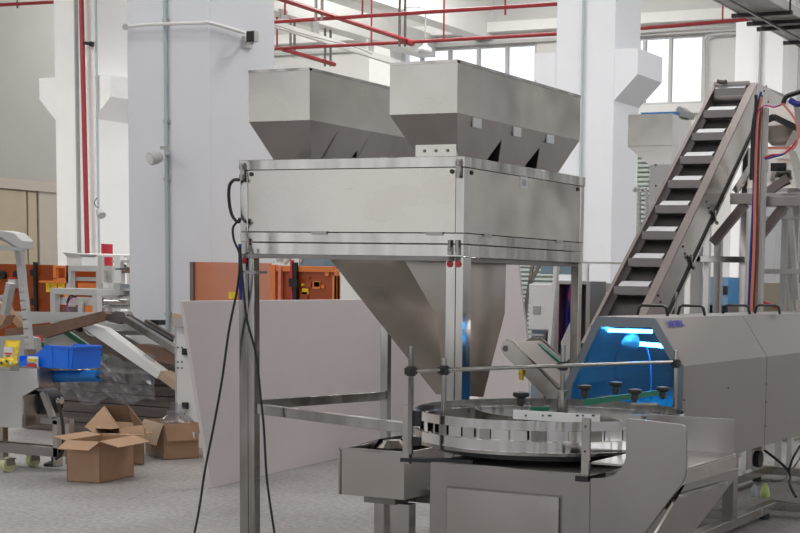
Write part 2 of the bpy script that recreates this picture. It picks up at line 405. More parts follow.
# red sprinkler mains
def pipe(name,pts,r,label,m='red',cat='pipe',group=None):
    o=MB().tube(pts,r,8).build(name,m); return tag(o,label,cat,group)
def hanger(px,pyt,y,z,label,red=False,x=None):
    p=at(px,pyt,y=y) if x is None else V(x,y,0)
    o=B(p.x-.014,p.x+.014,y-.014,y+.014,z,8.6) if not red else MB().tube([(p.x,y,z),(p.x,y,8.6)],.017,8)
    o=o.build('pipe_hanger','red' if red else 'steel_d'); return tag(o,label,'pipe hanger')
YA,YB=21.2,23.7
def seg(a,b,y=None,x=None):
    return [at(*a,y=y) if y else at(*a,x=x), at(*b,y=y) if y else at(*b,x=x)]
def level(pts,z):
    return [V(p.x,p.y,z) for p in pts]
zA=at(400,12,y=YA).z; zB=at(400,42.3,y=YB).z
pipe('sprinkler_pipe',[V(at(250,24,y=YA).x,YA,at(272,22,y=YA).z),V(at(620,0,y=YA).x,YA,at(610,0.5,y=YA).z)],.033,'red sprinkler pipe highest of the two level ones left of the white corbel column')
pipe('sprinkler_pipe',[V(at(250,50,y=YB).x,YB,at(250,50,y=YB).z),at(411,42,y=YB),at(610,31,y=YB),V(at(800,16,y=YB).x,YB,at(800,15,y=YB).z),V(at(830,13,y=YB).x,YB,at(830,13,y=YB).z)],.033,'long red sprinkler pipe passing above the bright windows and behind the corbel column')
xd=at(411,42,y=YB).x
pipe('sprinkler_pipe',[V(xd,YB,zB),at(272,-4,x=xd),at(200,-28,x=xd)],.045,'thick red pipe slanting down from the top edge to the elbow by the pendant lamp')
xe=at(284,49.5,y=YB).x
pipe('sprinkler_pipe',[at(282,49,x=xe),at(334.5,64.5,x=xe)],.045,'short slanting red pipe above the left hopper bin')
MB_=MB().cyl(at(405,41,x=xd+.0),at(412,43,x=xd),.065)
o=MB_.build('pipe_elbow','red'); tag(o,'red pipe elbow beside the pendant lamp','pipe fitting')
pipe('sprinkler_pipe',[at(-6,5.3,y=21),at(54,2,y=21),at(70,1.1,y=21)],.033,'red pipe at the top left corner before the grey wall')
for px,yy,y,lb in ((285,0,YA,'red drop pipe nearest the big column on the upper red pipe'),(362.5,0,YA,'red drop pipe on the upper red pipe above the white rail end'),
                (505.5,0,YA,'red drop pipe right of the pendant lamp at the top edge'),):
    hanger(px,yy,y,at(px,15,y=y).z,lb,True)
for px,y,z0,lb in ((277,YB,at(277,49,y=YB).z,'short red drop pipe beside the big column on the lower red pipe'),(371.5,YB,at(371,44,y=YB).z,'red drop pipe on the lower red pipe between bins and lamp'),
                (444,YB,at(444,40,y=YB).z,'red drop pipe on the lower red pipe right of the pendant lamp'),(722.5,YB,at(722,21,y=YB).z,'red drop pipe left of the cable tray')):
    hanger(px,20,y,z0,lb,True)
p=at(18,4,y=21); tag(B(p.x-.02,p.x+.02,20.98,21.02,p.z-.08,8.6).build('pipe_hanger','steel_d'),'dark hanger rod on the red pipe at the top left corner','pipe hanger')
for px,py in ((316,14),(322,14)):
    p=at(px,py,x=xd); o=B(p.x-.018,p.x+.018,p.y-.018,p.y+.018,p.z-.1,8.6).build('pipe_hanger','steel_d'); tag(o,'dark hanger rod of the slanting red pipe near the top edge','pipe hanger','upper hanger pair')
for px,py in ((399.5,41),(405,41)):
    p=at(px,py,x=xd); o=B(p.x-.018,p.x+.018,p.y-.018,p.y+.018,p.z-.1,8.6).build('pipe_hanger','steel_d'); tag(o,'dark hanger rod beside the red pipe elbow','pipe hanger','elbow hanger pair')
zbm=at(310,40,x=xe).z+.32
k+=1; struct(B(xe-.22,xe+.22,18,29,zbm,zbm+.5).build('trim_%d'%k,'ceil',loc=(xe,23,zbm)))
for px,py in ((325,64),(330.5,64),):
    p=at(px,py,x=xe); o=B(p.x-.018,p.x+.018,p.y-.018,p.y+.018,p.z-.05,zbm).build('pipe_hanger','steel_d'); tag(o,'dark hanger rod at the low end of the short red pipe','pipe hanger','low end hanger pair')
for px,py in ((290.5,51),(294.5,51),):
    p=at(px,py,x=xe); o=B(p.x-.018,p.x+.018,p.y-.018,p.y+.018,p.z-.05,zbm).build('pipe_hanger','steel_d'); tag(o,'dark hanger rod at the high end of the short red pipe','pipe hanger','high end hanger pair')
# white cable rail crossing towards the bins
xr=at(340,46,z=6.15).x
t=thing('cable_rail',at(345,47,x=xr),'white slanting cable rail running from the big column to the right bin','cable rail')
MB().bar(at(262,20,x=xr),at(400,64,x=xr),.10,.12).build('rail','ceil',t)
MB().tube(curve([at(272,24,x=xr+.12),at(300,33,x=xr+.12),at(330,41,x=xr+.12),at(352,46,x=xr+.12),at(372,54,x=xr+.12)],5),.012,6).build('cable','grey',t)
for px,py in ((283,26),(315,37),(370,54)):
    p=at(px,py,x=xr); MB().box(p.x-.03,p.x+.03,p.y-.1,p.y+.1,p.z,p.z+.30).build('support','lgrey',t)
# pendant dome lamp
p=at(425,51,y=24.5)
t=thing('pendant_lamp',p,'grey dome pendant lamp hanging before the bright window','lamp')
MB().lathe(p,[(.14,-.03),(.145,0),(.13,.05),(.07,.09),(.045,.12),(.04,.2),(.02,.22)],20).build('lamp_shade','lgrey',t)
MB().lathe(p,[(.13,-.03),(.12,-.04),(.05,-.05),(0,-.05)],20).build('diffuser','white',t)
MB().tube(curve([p+V(0,0,.22),p+V(0,0,.50),p+V(-.02,0,.80),p+V(-.35,0,.86),p+V(-.6,0,.80)],6),.013,6).build('cable','grey',t)
# cable tray, top right
xt=at(712,0,z=4.6).x; zt=4.6
ya,yb=at(690,-15,x=xt).y-1, at(800,47,x=xt).y+3
t=thing('cable_tray',(xt,(ya+yb)/2,zt),'galvanised cable tray hanging across the top right corner','cable tray')
wd=at(770,0,z=zt).x-xt
MB().box(xt,xt+.02,ya,yb,zt,zt+.10).box(xt+wd-.02,xt+wd,ya,yb,zt,zt+.10).build('side_rail','lgrey',t)
tr=MB().box(xt+.02,xt+wd-.02,ya,yb,zt+.01,zt+.02); tr.build('tray_bottom','grey',t)
hb=MB(); 
for px,py in ((737,16),(752,26),(762,31),(788,46)):
    yy=at(px,py,x=xt).y
    MB().box(xt-.06,xt+wd+.06,yy-.025,yy+.025,zt-.05,zt-.005).build('cross_bar','black',t)
    MB().tube([(xt+wd+.03,yy,zt-.03),(xt+wd+.03,yy,8.5)],.012,6).build('hanger_rod','black',t)
MB().box(xt+wd*.45,xt+wd*.45+.03,ya,yb,zt-.075,zt-.05).build('centre_rail','steel_d',t)
for kk in range(3):
    MB().tube([(xt+.08+kk*.07,ya,zt+.05),(xt+.08+kk*.07,yb,zt+.05)],.022,6).build('cable','rubber',t)
p=at(797,46,x=xt)
MB().tube(curve([(xt+.10,p.y-.3,zt-.02),(xt+.12,p.y,zt-.1),(xt+.13,p.y+.15,zt-.5),(xt+.13,p.y+.2,zt-1.4),(xt+.13,p.y+.2,zt-2.8)],6),.035,8).build('cable_drop','steel_d',t)
# thin conduits on the right wall by window 2
tag(MB().tube([at(636,33,y=28.85),at(735,26,y=28.85)],.02,6).build('conduit','lgrey'),'thin level conduit on the wall above the right window','conduit')
tag(MB().tube(curve([at(705,130,y=28.9),at(704.5,50,y=28.9),at(705,40,y=28.9),at(712,35,y=28.9),at(737,33,y=28.9)],5),.03,6).build('conduit','lgrey'),'bent conduit framing the right side of the right window','conduit')
xcol=at(760,60,y=27.95).x
tag(MB().tube([(xcol,27.96,0),(xcol,27.96,8.5)],.03,6).build('conduit','grey'),'upright conduit on the back wall column above the conveyor head','conduit')
xcol=at(582,60,y=19.95).x
tag(MB().tube([(xcol,19.965,0),(xcol,19.965,8.5)],.022,6).build('conduit','conduit'),'upright conduit on the corbelled column behind the dosing machine','conduit')

# ================================================================== DOSING MACHINE
X0,X1,Y0,Y1=-5.285,-3.848,6.5,7.93
ZT=2.141; ZP0=1.745; ZB1=1.69; ZB=1.622
t=thing('dosing_machine',((X0+X1)/2,(Y0+Y1)/2,0),'large stainless steel dosing machine on a tall frame with two hopper bins and a funnel','machine')
dm=t
L=.105
for (xa,ya) in ((X0,Y0),(X1-L,Y0),(X0+.01,Y1-L),(X1-L,Y1-L)):
    w=L if ya==Y0 else .07
    if ya==Y0:
        dd_=.05 if xa<-5 else .085; sx_=-.012 if xa<-5 else 0
        l=MB().box(xa+sx_,xa+w*.56+sx_,ya,ya+dd_,.02,ZB).box(xa+w*.58+sx_,xa+w+sx_,ya,ya+dd_,.02,ZB)
    else: 
        xx = xa if xa<-5 else X1-.09
        xx+=(0 if xa<-5 else .035); l=MB().box(xx,xx+.055,Y1-.055,Y1-.01,.02,ZB)
        xa=xx; ya=Y1-.09; w=.055
    lo=l.build('leg','mirror',t,bevel=.003)
    MB().lathe((xa+w/2,ya+.04,0),[(.06,0),(.06,.012),(.02,.02),(.018,.05)],16).build('foot','steel_d',lo)
# base beams (two stacked)
def ringbeam(z0,z1,e,n):
    for a in ((X0-e,X1+e,Y0-e,Y0+.06),(X0-e,X1+e,Y1-.06,Y1+e),(X0-e,X0+.06,Y0+.06,Y1-.06),(X1-.06,X1+e,Y0+.06,Y1-.06)):
        B(a[0],a[1],a[2],a[3],z0,z1).build(n,'mirror',t,bevel=.003)
ringbeam(ZB,ZB1-.003,0,'beam'); ringbeam(ZB1,ZP0,0,'beam')
ringbeam(2.085,ZT,.004,'top_beam')
for (xa,ya) in ((X0,Y0),(X1-.05,Y0),(X0,Y1-.05),(X1-.05,Y1-.05)): B(xa,xa+.05,ya,ya+.05,ZP0,2.085).build('corner_post','mirror',t,bevel=.004)
# panels
pz0,pz1=ZP0+.004,2.083
def hole_disc(p,ax,par):
    MB().cyl(V(*p),V(*p)+V(*ax),.012,10).build('hole_disc','black',par)  # black disc standing in for the dark of a corner hole
pf=B(X0+.052,X1-.052,Y0+.004,Y0+.012,pz0,pz1).build('panel','steel_w',t)
hole_disc((X0+.075,Y0+.004,pz1-.02),(0,-.006,0),pf); hole_disc((X1-.072,Y0+.004,pz1-.02),(0,-.006,0),pf)
pr=B(X1-.012,X1-.004,Y0+.052,Y1-.052,pz0,pz1).build('panel','steel_w',t)
hole_disc((X1-.004,Y0+.085,pz1-.02),(.006,0,0),pr); hole_disc((X1-.004,Y1-.085,pz1-.02),(.006,0,0),pr)
MB().box(X1-.004,X1-.002,7.12,7.20,2.02,2.085).build('paper_tag','tag',pr)
MB().box(X1-.002,X1-.001,7.135,7.185,2.035,2.07).build('print','grey',pr)
B(X0+.004,X0+.012,Y0+.052,Y1-.052,pz0,pz1).build('panel','steel_w',t); B(X0+.052,X1-.052,Y1-.012,Y1-.004,pz0,pz1).build('panel','steel_w',t)
tp=MB().box(X0,X1,Y0,Y1,2.118,2.138); tp.build('top_plate','steel_m',t)
for (xx,yy,ax) in ((-4.75,Y0-.006,0),(-4.02,Y0-.006,0)): B(xx-.05,xx+.05,yy,yy+.006,ZP0-.012,ZP0+.006).build('hinge','steel_m',pf)
for yy in (6.75,7.6): B(X1,X1+.006,yy-.04,yy+.04,ZP0-.012,ZP0+.006).build('hinge','steel_m',pr)
# latches at the corners
for xx in (X0+.025,X1-.025):
    MB().box(xx-.014,xx+.014,Y0-.014,Y0-.004,2.04,2.125).cyl((xx,Y0-.02,2.03),(xx,Y0-.02,2.06),.012,8).cyl((xx,Y0-.02,2.09),(xx,Y0-.02,2.115),.012,8).build('latch','steel_m',t)
for xx in (X0+.06,X1-.075,X1-.03):
    MB().cyl((xx,Y0-.012,ZB+.03),(xx,Y0-.012,ZB1+.02),.009,8).box(xx-.012,xx+.012,Y0-.012,Y0,ZB+.01,ZB+.05).build('latch','steel_m',t)
for xx in (X0+.03,X1-.078,X1-.028):
    MB().cyl((xx,Y0-.006,1.585),(xx,Y0,1.585),.017,14).build('indicator','redb',t)
# braces
zb=.72
MB().bar((X0+L-.01,Y0+.04,.755),(X1-L+.02,Y0+.04,.690),.05,.055).build('brace','mirror',t,bevel=.002)
MB().bar((X0+.05,Y0+.085,.775),(X0+.05,Y1-.09,.745),.05,.055).build('brace','mirror',t,bevel=.002)
MB().bar((X0+.085,Y1-.05,.74),(X1-.09,Y1-.05,.74),.05,.055)
# funnel
xr_=-4.2
f=MB()
TLx,BLx=-4.68,-4.30
a0=(TLx,6.47,1.622); a1=(xr_,6.47,1.622); a2=(xr_,7.60,1.622); a3=(TLx,7.60,1.622)
b1=(xr_,6.81,1.31); b2=(xr_,7.59,1.31); bl=-4.62; b0=(bl,6.81,1.31); b3=(bl,7.59,1.31)
d1=(xr_-.01,6.93,.86); d2=(xr_-.01,7.36,.82); d0=(BLx+.03,6.93,.86); d3=(BLx+.03,7.36,.82)
f.add([a0,a1,a2,a3,b0,b1,b2,b3,d0,d1,d2,d3],[(0,1,5,4),(1,2,6,5),(2,3,7,6),(3,0,4,7),(4,5,9,8),(5,6,10,9),(6,7,11,10),(7,4,8,11),(8,9,10,11),(3,2,1,0)])
f.sm[0]=f.sm[4]=True
fo=f.build('funnel','steel_f',t)
MB().box(-4.19,-4.185,7.05,7.09,.87,.95).cyl((-4.186,7.07,.90),(-4.17,7.07,.90),.012,8).build('hatch_latch','black',fo)
MB().box(X0+.05,X1-.05,6.44,6.5,1.60,1.622).box(X1-.3,X1-.05,6.5,7.9,1.60,1.622).build('funnel_flange','steel_d',fo)
# hopper bins
def bin_(xa,xb,ya,tagc,dz=0):
    yb=ya+1.43; z1=ZT+.48+dz; z0=ZT+.215+dz*.6
    th=B(xa,xb,ya,yb,z0,z1)
    h=MB()
    # open box body: four walls and a lip
    w=.012
    h.box(xa,xb,ya,ya+w,z0,z1).box(xa,xb,yb-w,yb,z0,z1).box(xa,xa+w,ya+w,yb-w,z0,z1).box(xb-w,xb,ya+w,yb-w,z0,z1)
    ho=h.build('hopper','steel_w',t)
    e=.012
    MB().box(xa,xb,ya-.004,ya+.02,z1-e,z1+.003).box(xb-.02,xb+.004,ya+.02,yb,z1-e,z1+.003).box(xa-.004,xa+.02,ya+.02,yb,z1-e,z1+.003).box(xa,xb,yb-.02,yb+.004,z1-e,z1+.003).build('rim','mirror',ho)
    zb_=ZT+.0
    xs=xb-.035; xl=xb-.275
    fr=.07
    # chutes: each steep front, sloping back
    spec=((0,.36,.0,.495),(.495,.785,.495,.94),(.94,1.21,.94,1.43))
    for i,(f0,f1,t0,t1) in enumerate(spec):
        zt=z0; zn=ZT+.13
        c=MB()
        off=fr if i==0 else .0
        A=[(xa,ya+t0,zt),(xb,ya+t0,zt),(xb,ya+t1,zt),(xa,ya+t1,zt)]
        D=[(xl,ya+f0+off,zb_),(xs,ya+f0+off,zb_),(xs,ya+f1,zb_),(xl,ya+f1,zb_)]
        if i<2:
            # the back slope ends at the notch below the body
            k=(z0-zn)/(z0-zb_)
            E=[(xa+(xl-xa)*k,ya+t0+(off)*k,zn),(xb-.035*k,ya+t0+off*k,zn),(xb-.035*k,ya+t1,zn),(xa+(xl-xa)*k,ya+t1,zn)]
        else:
            k=(z0-zn)/(z0-zb_)
            E=[(xa+(xl-xa)*k,ya+t0,zn),(xb-.035*k,ya+t0,zn),(xb-.035*k,ya+t1-.09,zn),(xa+(xl-xa)*k,ya+t1-.09,zn)]
        c.add(A+E+D,[(0,1,5,4),(1,2,6,5),(2,3,7,6),(3,0,4,7),(4,5,9,8),(5,6,10,9),(6,7,11,10),(7,4,8,11),(8,9,10,11),(3,2,1,0)])
        co=c.build('chute','steel_u',ho)
    MB().box(xl-.005,xs+.002,ya+.05,ya+.07,zb_,zb_+(.085 if tagc else .04)).build('mount_plate','steel_w',ho)
    sv=MB()
    for q in range(3): sv.cyl((xl+.05+q*.07,ya+.05,zb_+.03),(xl+.05+q*.07,ya+.045,zb_+.03),.008,8)
    sv.build('rivets','steel_d',ho)
    if tagc:
        for yy in tagc:
            tt=B(xb-.004,xb+.004,ya+yy,ya+yy+.085,z0-.055,z0-.005).build('paper_tag','tag',ho)
    if not tagc:
        for yy in (.30,.62,.92,1.22): MB().bar((xb-.006,ya+yy,z0-.004),(xs+.004,ya+yy-.17,zb_+.01),.008,.012).build('rib','steel_d',ho)
    return ho
bin_(-4.270,-3.862,6.45,(.16,.60,1.0))
bin_(-5.505,-5.075,6.85,None,.066)
# frames under the left bin
B(-5.30,-5.0,6.9,8.2,ZT,ZT+.0)
# cables on the left of the machine
xx=X0-.02
def px_(pts,y): return [at(a,b,y=y) for a,b in pts]
tc=thing('power_cable',at(236,183,y=6.46),'long black cable leaving the dosing machine and hanging to the floor on the left','cable')
MB().tube(curve(px_([(239,180),(234,180),(229.5,186),(229,200),(232,215),(238,222),(240,218)],6.46),6),.009,8).build('loop','rubber',tc)
MB().tube(curve(px_([(238,221),(233,228),(234,240),(239,252),(240,262),(237,290),(229,330),(222,380),(213,430),(205,470),(199,510),(192,545)],6.44),6),.0065,8).build('hanging_run','rubber',tc)
tc=tag(MB().tube(curve(px_([(240,248),(243,285),(247,320),(256,355),(261,400),(264,430),(267,480),(274,530),(277,548)],6.42),6),.0065,8).build('power_cable','rubber'),'black cable hanging close to the front left leg of the dosing machine','cable')
tc=tag(MB().tube(curve(px_([(240,244),(240,275),(241,300)],6.47),6),.009,8).build('cable','bhose'),'dark blue cable strapped to the top of the front left leg','cable')
tag(MB().box(X0-.006,X0+.112,Y0-.012,Y0+.09,1.515,1.53).build('cable_tie','lgrey'),'pale strap round the front left leg of the dosing machine','strap')
# ================================================================== ROTARY TABLE
RC=(-3.2,6.26); RR=.655
t=thing('rotary_table',(RC[0],RC[1],0),'stainless round accumulation table with banded guard ring and cabinet in the foreground','machine')
cb=B(-3.48,-2.64,5.6,6.5,.06,.672).build('cabinet','steel_m',t,bevel=.006)
MB().box(-3.382,-2.81,5.588,5.6,.10,.560).build('door','steel',cb,bevel=.003)
MB().box(-3.39,-2.80,5.5985,5.6,.095,.568).build('door_gap','steel_d',cb)
for x in (-3.4,-2.72):
    for y in (5.68,6.42): MB().lathe((x,y,0),[(.05,0),(.05,.015),(.018,.025),(.018,.07)],14).build('foot','rubber',t)
MB().lathe((RC[0],RC[1],.673),[(.40,0),(.40,.02),(.56,.02),(.56,.053),(.0,.053)],64).build('turntable','black',t)
MB().lathe((RC[0],RC[1],.729),[(.62,0),(.62,.012),(0,.012)],64).build('disc_top','lgrey',t)
A0,A1=0,360
MB().arc(RC,RR-.004,.008,.840,.882,A0,A1,72).build('upper_band','ring',t)
MB().arc(RC,RR-.004,.008,.742,.790,A0,A1,72).build('lower_band','ring',t)
MB().arc(RC,RR-.022,.008,.788,.842,A0,A1,72).build('middle_band','ring',t)
MB().arc(RC,RR-.012,.022,.727,.742,A0,A1,72).build('base_flange','mirror',t)
rnd=random.Random(12)
for k in range(48):
    a=2*PI*k/48; yaw=a+rnd.uniform(-.32,.32); w=.072 if k%4 else .05
    ctr=V(RC[0]+math.cos(a)*(RR-.006),RC[1]+math.sin(a)*(RR-.006),0); tx=V(-math.sin(yaw),math.cos(yaw),0)
    MB().bar(ctr-tx*w/2+V(0,0,.815),ctr+tx*w/2+V(0,0,.815),.003,.046).build('glint_plate','mirror' if k%3==0 else 'ring',t)  # plates added and turned at random to imitate the band's striped reflections
# inner guide strip sweeping through the ring
pts=curve([(RC[0]-.60,RC[1]+.30,0),(RC[0]-.42,RC[1]+.05,0),(RC[0]-.15,RC[1]-.10,0),(RC[0]+.15,RC[1]-.02,0),(RC[0]+.35,RC[1]+.25,0),(RC[0]+.45,RC[1]+.60,0)],8)
g=MB()
for a,b in zip(pts[:-1],pts[1:]): g.bar(a+V(0,0,.80),b+V(0,0,.80),.006,.09)
g.build('inner_guide','mirror',t)
# slotted cross plate
pl=MB().box(at(513,415,y=5.95).x,at(641,415,y=5.95).x,5.95,5.962,.855,.898).build('slotted_plate','white',t)
sl=MB()
for px,wd in ((525,2),(542,2),(548,4),(576,3),(582,2),(592,3)):
    p=at(px,415.5,y=5.948); MB().box(p.x,p.x+wd*.0042,5.946,5.95,p.z-.004,p.z+.004).build('slot','ink',pl)
MB().box(at(600,415,y=5.9).x,at(641,415,y=5.9).x,5.9,5.91,.86,.915).build('end_plate','steel',t)
# tall guard posts and rod
zr=1.083
PA,PB,PC=[at(px,py,z=zr) for px,py in ((411,371),(444,370),(563,366))]; PD=at(676,362,y=7.12)
for p,z0,z1 in ((PA,.70,at(411,346,y=PA.y).z),(PB,.74,at(444,358,y=PB.y).z),(PC,.74,at(563,345,y=PC.y).z),(PD,.80,at(676,350,y=PD.y).z)):
    po=MB().cyl((p.x,p.y,z0),(p.x,p.y,z1),.0125,14).build('guard_post','mirror',t)
    MB().cyl((p.x,p.y,zr-.022),(p.x,p.y,zr+.022),.022,14).box(p.x-.018,p.x+.018,p.y-.03,p.y+.03,zr-.016,zr+.016).build('clamp','black',po,bevel=.003)
MB().cyl(PA,PD,.010,12).build('guard_rod','mirror',t)
MB().cyl((PC.x,PC.y,.74),(PC.x,PC.y,.96),.028,16).build('post_socket','steel',t)
# slotted outer brackets
pE=at(587,450,y=5.50)
be=MB().box(pE.x-.019,pE.x+.019,5.48,5.50,at(587,483,y=5.5).z,at(587,418,y=5.5).z).build('bracket_post','steel',t,bevel=.003)
h=MB()
for py in (426,451,): h.cyl((pE.x,5.48,at(587,py,y=5.5).z),(pE.x,5.478,at(587,py,y=5.5).z),.005,8)
h.build('bolt_hole','ink',be)
z=at(587,478,y=5.5).z; MB().box(pE.x-.035,pE.x+.025,5.46,5.64,z-.012,z+.012).build('bracket_arm','black',t)
pF=at(408,430,y=5.60)
MB().box(pF.x-.024,pF.x+.012,5.59,5.62,at(408,464,y=5.6).z,at(408,405,y=5.6).z).build('bracket_post','steel',t,bevel=.003)
MB().bar((pF.x-.03,5.60,.672),(-3.28,5.66,.680),.05,.018).build('bracket_arm','black',t)
for z0,z1 in ((.83,.90),(.74,.78)): MB().box(pF.x+.012,pF.x+.06,5.60,5.62,z0,z1).build('bracket_plate','black',t)
# side plate (right) and discharge tray
poly=[(590,560),(590,479),(604,478),(614,474.5),(621,468),(625.5,459),(626,421),(628.5,418.5),(681,424.5),(684.5,426.5),(686,431),(686,470),(685,477),(682,484),(645,533),(622,562)]
fp(poly,5.44,.02).build('side_plate','steel_m',t,bevel=.003)
MB().box(-2.64,-2.60,5.46,6.4,.06,.66).build('rear_skirt','steel_m',t)
XT=-2.18
MB().box(-2.60,XT,5.47,6.12,.735,.745).box(XT-.015,XT,5.47,6.12,.675,.735).build('tray','steel',t,bevel=.002)
MB().box(-2.62,XT-.005,6.10,6.112,.735,at(710,418,y=6.1).z).build('tray_back','steel_m',t)
sp([(684,482),(737,468),(735,475),(690,533),(650,562),(640,556)],XT-.03,.012).build('chute_side','steel_u',t)
MB().prism([(-2.2,5.48,.60),(-2.2,6.0,.66),(-2.2,6.0,.63),(-2.2,5.48,.57)],(-.4,0,0)).build('chute_floor','steel_d',t)
a,b=at(681,496,x=XT+.0),at(726,483,x=XT+.0)
MB().bar(a,b,.02,.012).build('chute_edge','mirror',t)
# knobs and green guide rail reaching to the tunnel
t=thing('guide_rail',at(620,398,y=6.6),'green guide rail with black hand knobs leading into the blue window of the tunnel','guide rail')
ra,rb=V(-3.03,6.3,.922),at(663,392,y=7.0)
rail=MB().bar(ra,rb,.018,.028).build('rail','green',t)
MB().bar(ra+V(0,.018,0),rb+V(0,.018,0),.012,.022).build('backing_bar','mirror',t)
def knob(px,py,y,par,s=.72):
    p=at(px,py,y=y)
    MB().cyl(p-V(0,0,.06*s),p,.012,10).lathe(p,[(.012,-.05*s),(.028*s,-.045*s),(.024*s,-.01*s),(.046*s,.0),(.050*s,.012*s),(.046*s,.024*s),(.018*s,.03*s),(0,.03*s)],16).build('knob','black',par)
for px,py,y in ((585,389,6.35),(616,385.5,6.75),(635,393,6.45),(663,390.5,6.7)): knob(px,py,y,t)
MB().bar(at(600,397,y=6.75),at(616,396,y=6.75),.012,.012).bar(at(632,404,y=6.5),at(657,404,y=6.5),.012,.012).build('cross_rod','mirror',t)
t=thing('hand_knob',at(521,404,y=6.75),'black hand knob standing alone behind the back rim of the round table','knob')
knob(521,396.5,6.75,t,.9)
p=at(521,396.5,y=6.75); MB().cyl((p.x,p.y,.73),(p.x,p.y,p.z-.04),.011,10).build('stem','steel_d',t)
o=MB().bar(at(531,409,y=6.2),at(548,409,y=6.3),.012,.02).build('green_stop','green'); tag(o,'small green stop at the end of the slotted white plate','stop')

# ================================================================== TUNNEL MACHINE
YT=7.2; XR=-2.883; XL=-3.60; YS=8.62; YE=11.2
zt=1.32; zc=1.065
t=thing('tunnel_machine',((XR+XL)/2,9,0),'long steel tunnel machine with slant sided hood and blue window at its end','machine')
def hood(y0,y1,nm,m='steel_m'):
    xs=[(XL,.60),(XL,.93),(-3.405,zt),(-3.056,zt),(XR,zc),(XR,.60)]
    w=.015
    mb=MB()
    def q(a,b,n):
        n=Vector(n); mb.prism([(a[0],y0,a[1]),(b[0],y0,b[1]),(b[0]-n.x*w,y0,b[1]-n.z*w),(a[0]-n.x*w,y0,a[1]-n.z*w)],(0,y1-y0,0))
    q(xs[0],xs[1],(-1,0,0)); q(xs[1],xs[2],(-.8,0,.5)); q(xs[2],xs[3],(0,0,1)); q(xs[3],xs[4],(.83,0,.55)); q(xs[4],xs[5],(1,0,0))
    return mb.build(nm,m,t)
h1=hood(YT+.015,YS-.004,'hood'); h2=hood(YS+.004,YE,'hood')
# fascia with opening
out=[(XL,.60),(XL,.93),(-3.405,zt),(-3.056,zt),(XR,zc),(XR,.60)]
inn=[(XL+.02,.64),(XL+.05,.93),(-3.385,1.262),(-3.075,1.268),(-2.935,1.06),(-2.91,.64)]
mb=MB()
for i in range(5):
    a,b,c,d=out[i],out[i+1],inn[i+1],inn[i]
    mb.prism([(a[0],YT,a[1]),(b[0],YT,b[1]),(c[0],YT,c[1]),(d[0],YT,d[1])],(0,.014,0))
mb.box(XL,XR,YT,YT+.014,.60,.64)
M['fascia']=mat('grey_blue_fascia',(.20,.225,.25),.4,.6)
mb.build('fascia','fascia',t)
MB().prism([(x,YT+.016,z) for x,z in inn],(0,.004,0)).build('blue_window','tint',t)
# interior
M['teal']=mat('teal_interior',(.02,.30,.32),.5)
M['inblue']=mat('interior_blue',(.05,.32,.62),.4)
MB().box(XL+.03,XR-.03,YT+.05,YE-.1,.80,.83).build('conveyor_belt','teal',t)
MB().box(XL+.03,XR-.03,8.9,8.92,.83,1.04).build('curtain','teal',t)
MB().cyl(at(600,330,y=7.42),at(652,331.5,y=7.42),.011,12).build('tube_lamp','lamp',t)
MB().cyl(at(636,343.5,y=7.6),at(664,346,y=7.6),.013,12).build('tube_lamp','lamp',t)
MB().cyl(at(597,330,y=7.42),at(600.5,330,y=7.42),.018,12).build('lamp_socket','tint2',t)
pp=at(630,342,y=7.5)
MB().lathe(pp,[(.01,-.05),(.04,-.02),(.05,.02),(.03,.05),(0,.06)],8,axis=(1,.3,.2)).build('lamp_reflector','lgrey',t)
MB().tube(curve([at(626,337,y=7.5),at(616,358,y=7.5),at(616,395,y=7.5)],6),.006,8).build('bent_rod','steel_d',t)
ap=[(at(594,400,y=7.7)),at(594,362,y=7.7),at(604,346,y=7.7),at(640,342,y=7.7),at(650,360,y=7.7),at(651,400,y=7.7)]
MB().tube(curve(ap,5),.005,8).build('inner_arch','inblue',t)
# lower body side, seam bolts, underside
MB().box(XR-.02,XR,YT+.02,YS-.004,.50,.60).box(XR-.02,XR,YS+.004,YE,.50,.60).box(XL,XR-.02,YT+.02,YE,.50,.515).box(XL,XL+.02,YT+.02,YE,.515,.6).build('lower_body','steel_m',t)
bl=MB()
for px,py in ((728,388),(684,400),(684,432),(766,384),(766,402),(765,426)):
    p=at(px,py,x=XR); bl.cyl((XR,p.y,p.z),(XR+.004,p.y,p.z),.005,8)
bl.build('bolts','ink',t)
MB().box(-2.95,-2.88,8.05,8.13,.10,.50).build('leg','steel_m',t); MB().box(-3.6,-3.53,8.05,8.13,.10,.50).build('leg','steel_m',t)
MB().box(-2.95,-2.88,10.6,10.68,.10,.50).build('leg','steel_m',t)
MB().box(-2.96,-2.89,6.5,8.93,.04,.10).box(-2.96,-2.4,8.93,9.0,.04,.10).box(-3.6,-2.96,8.40,8.46,.04,.10).build('base_frame','steel',t,bevel=.003)
MB().box(-3.6,-3.53,7.2,10.7,.04,.10).box(-3.53,-2.88,10.64,10.7,.04,.10).build('base_frame','steel',t)
for q in ((-2.93,6.6),(-2.93,8.8),(-2.45,8.965),(-3.565,7.3),(-3.565,10.5)): MB().cyl((q[0],q[1],0),(q[0],q[1],.04),.035,12).build('foot','rubber',t)
il=bpy.data.lights.new('tunnel_light','AREA'); il.shape='RECTANGLE'; il.size=.25; il.size_y=1.2; il.energy=5; il.color=(.9,.97,1)
io=bpy.data.objects.new('tunnel_light',il); C.objects.link(io); io.location=(-3.24,8.0,1.30)
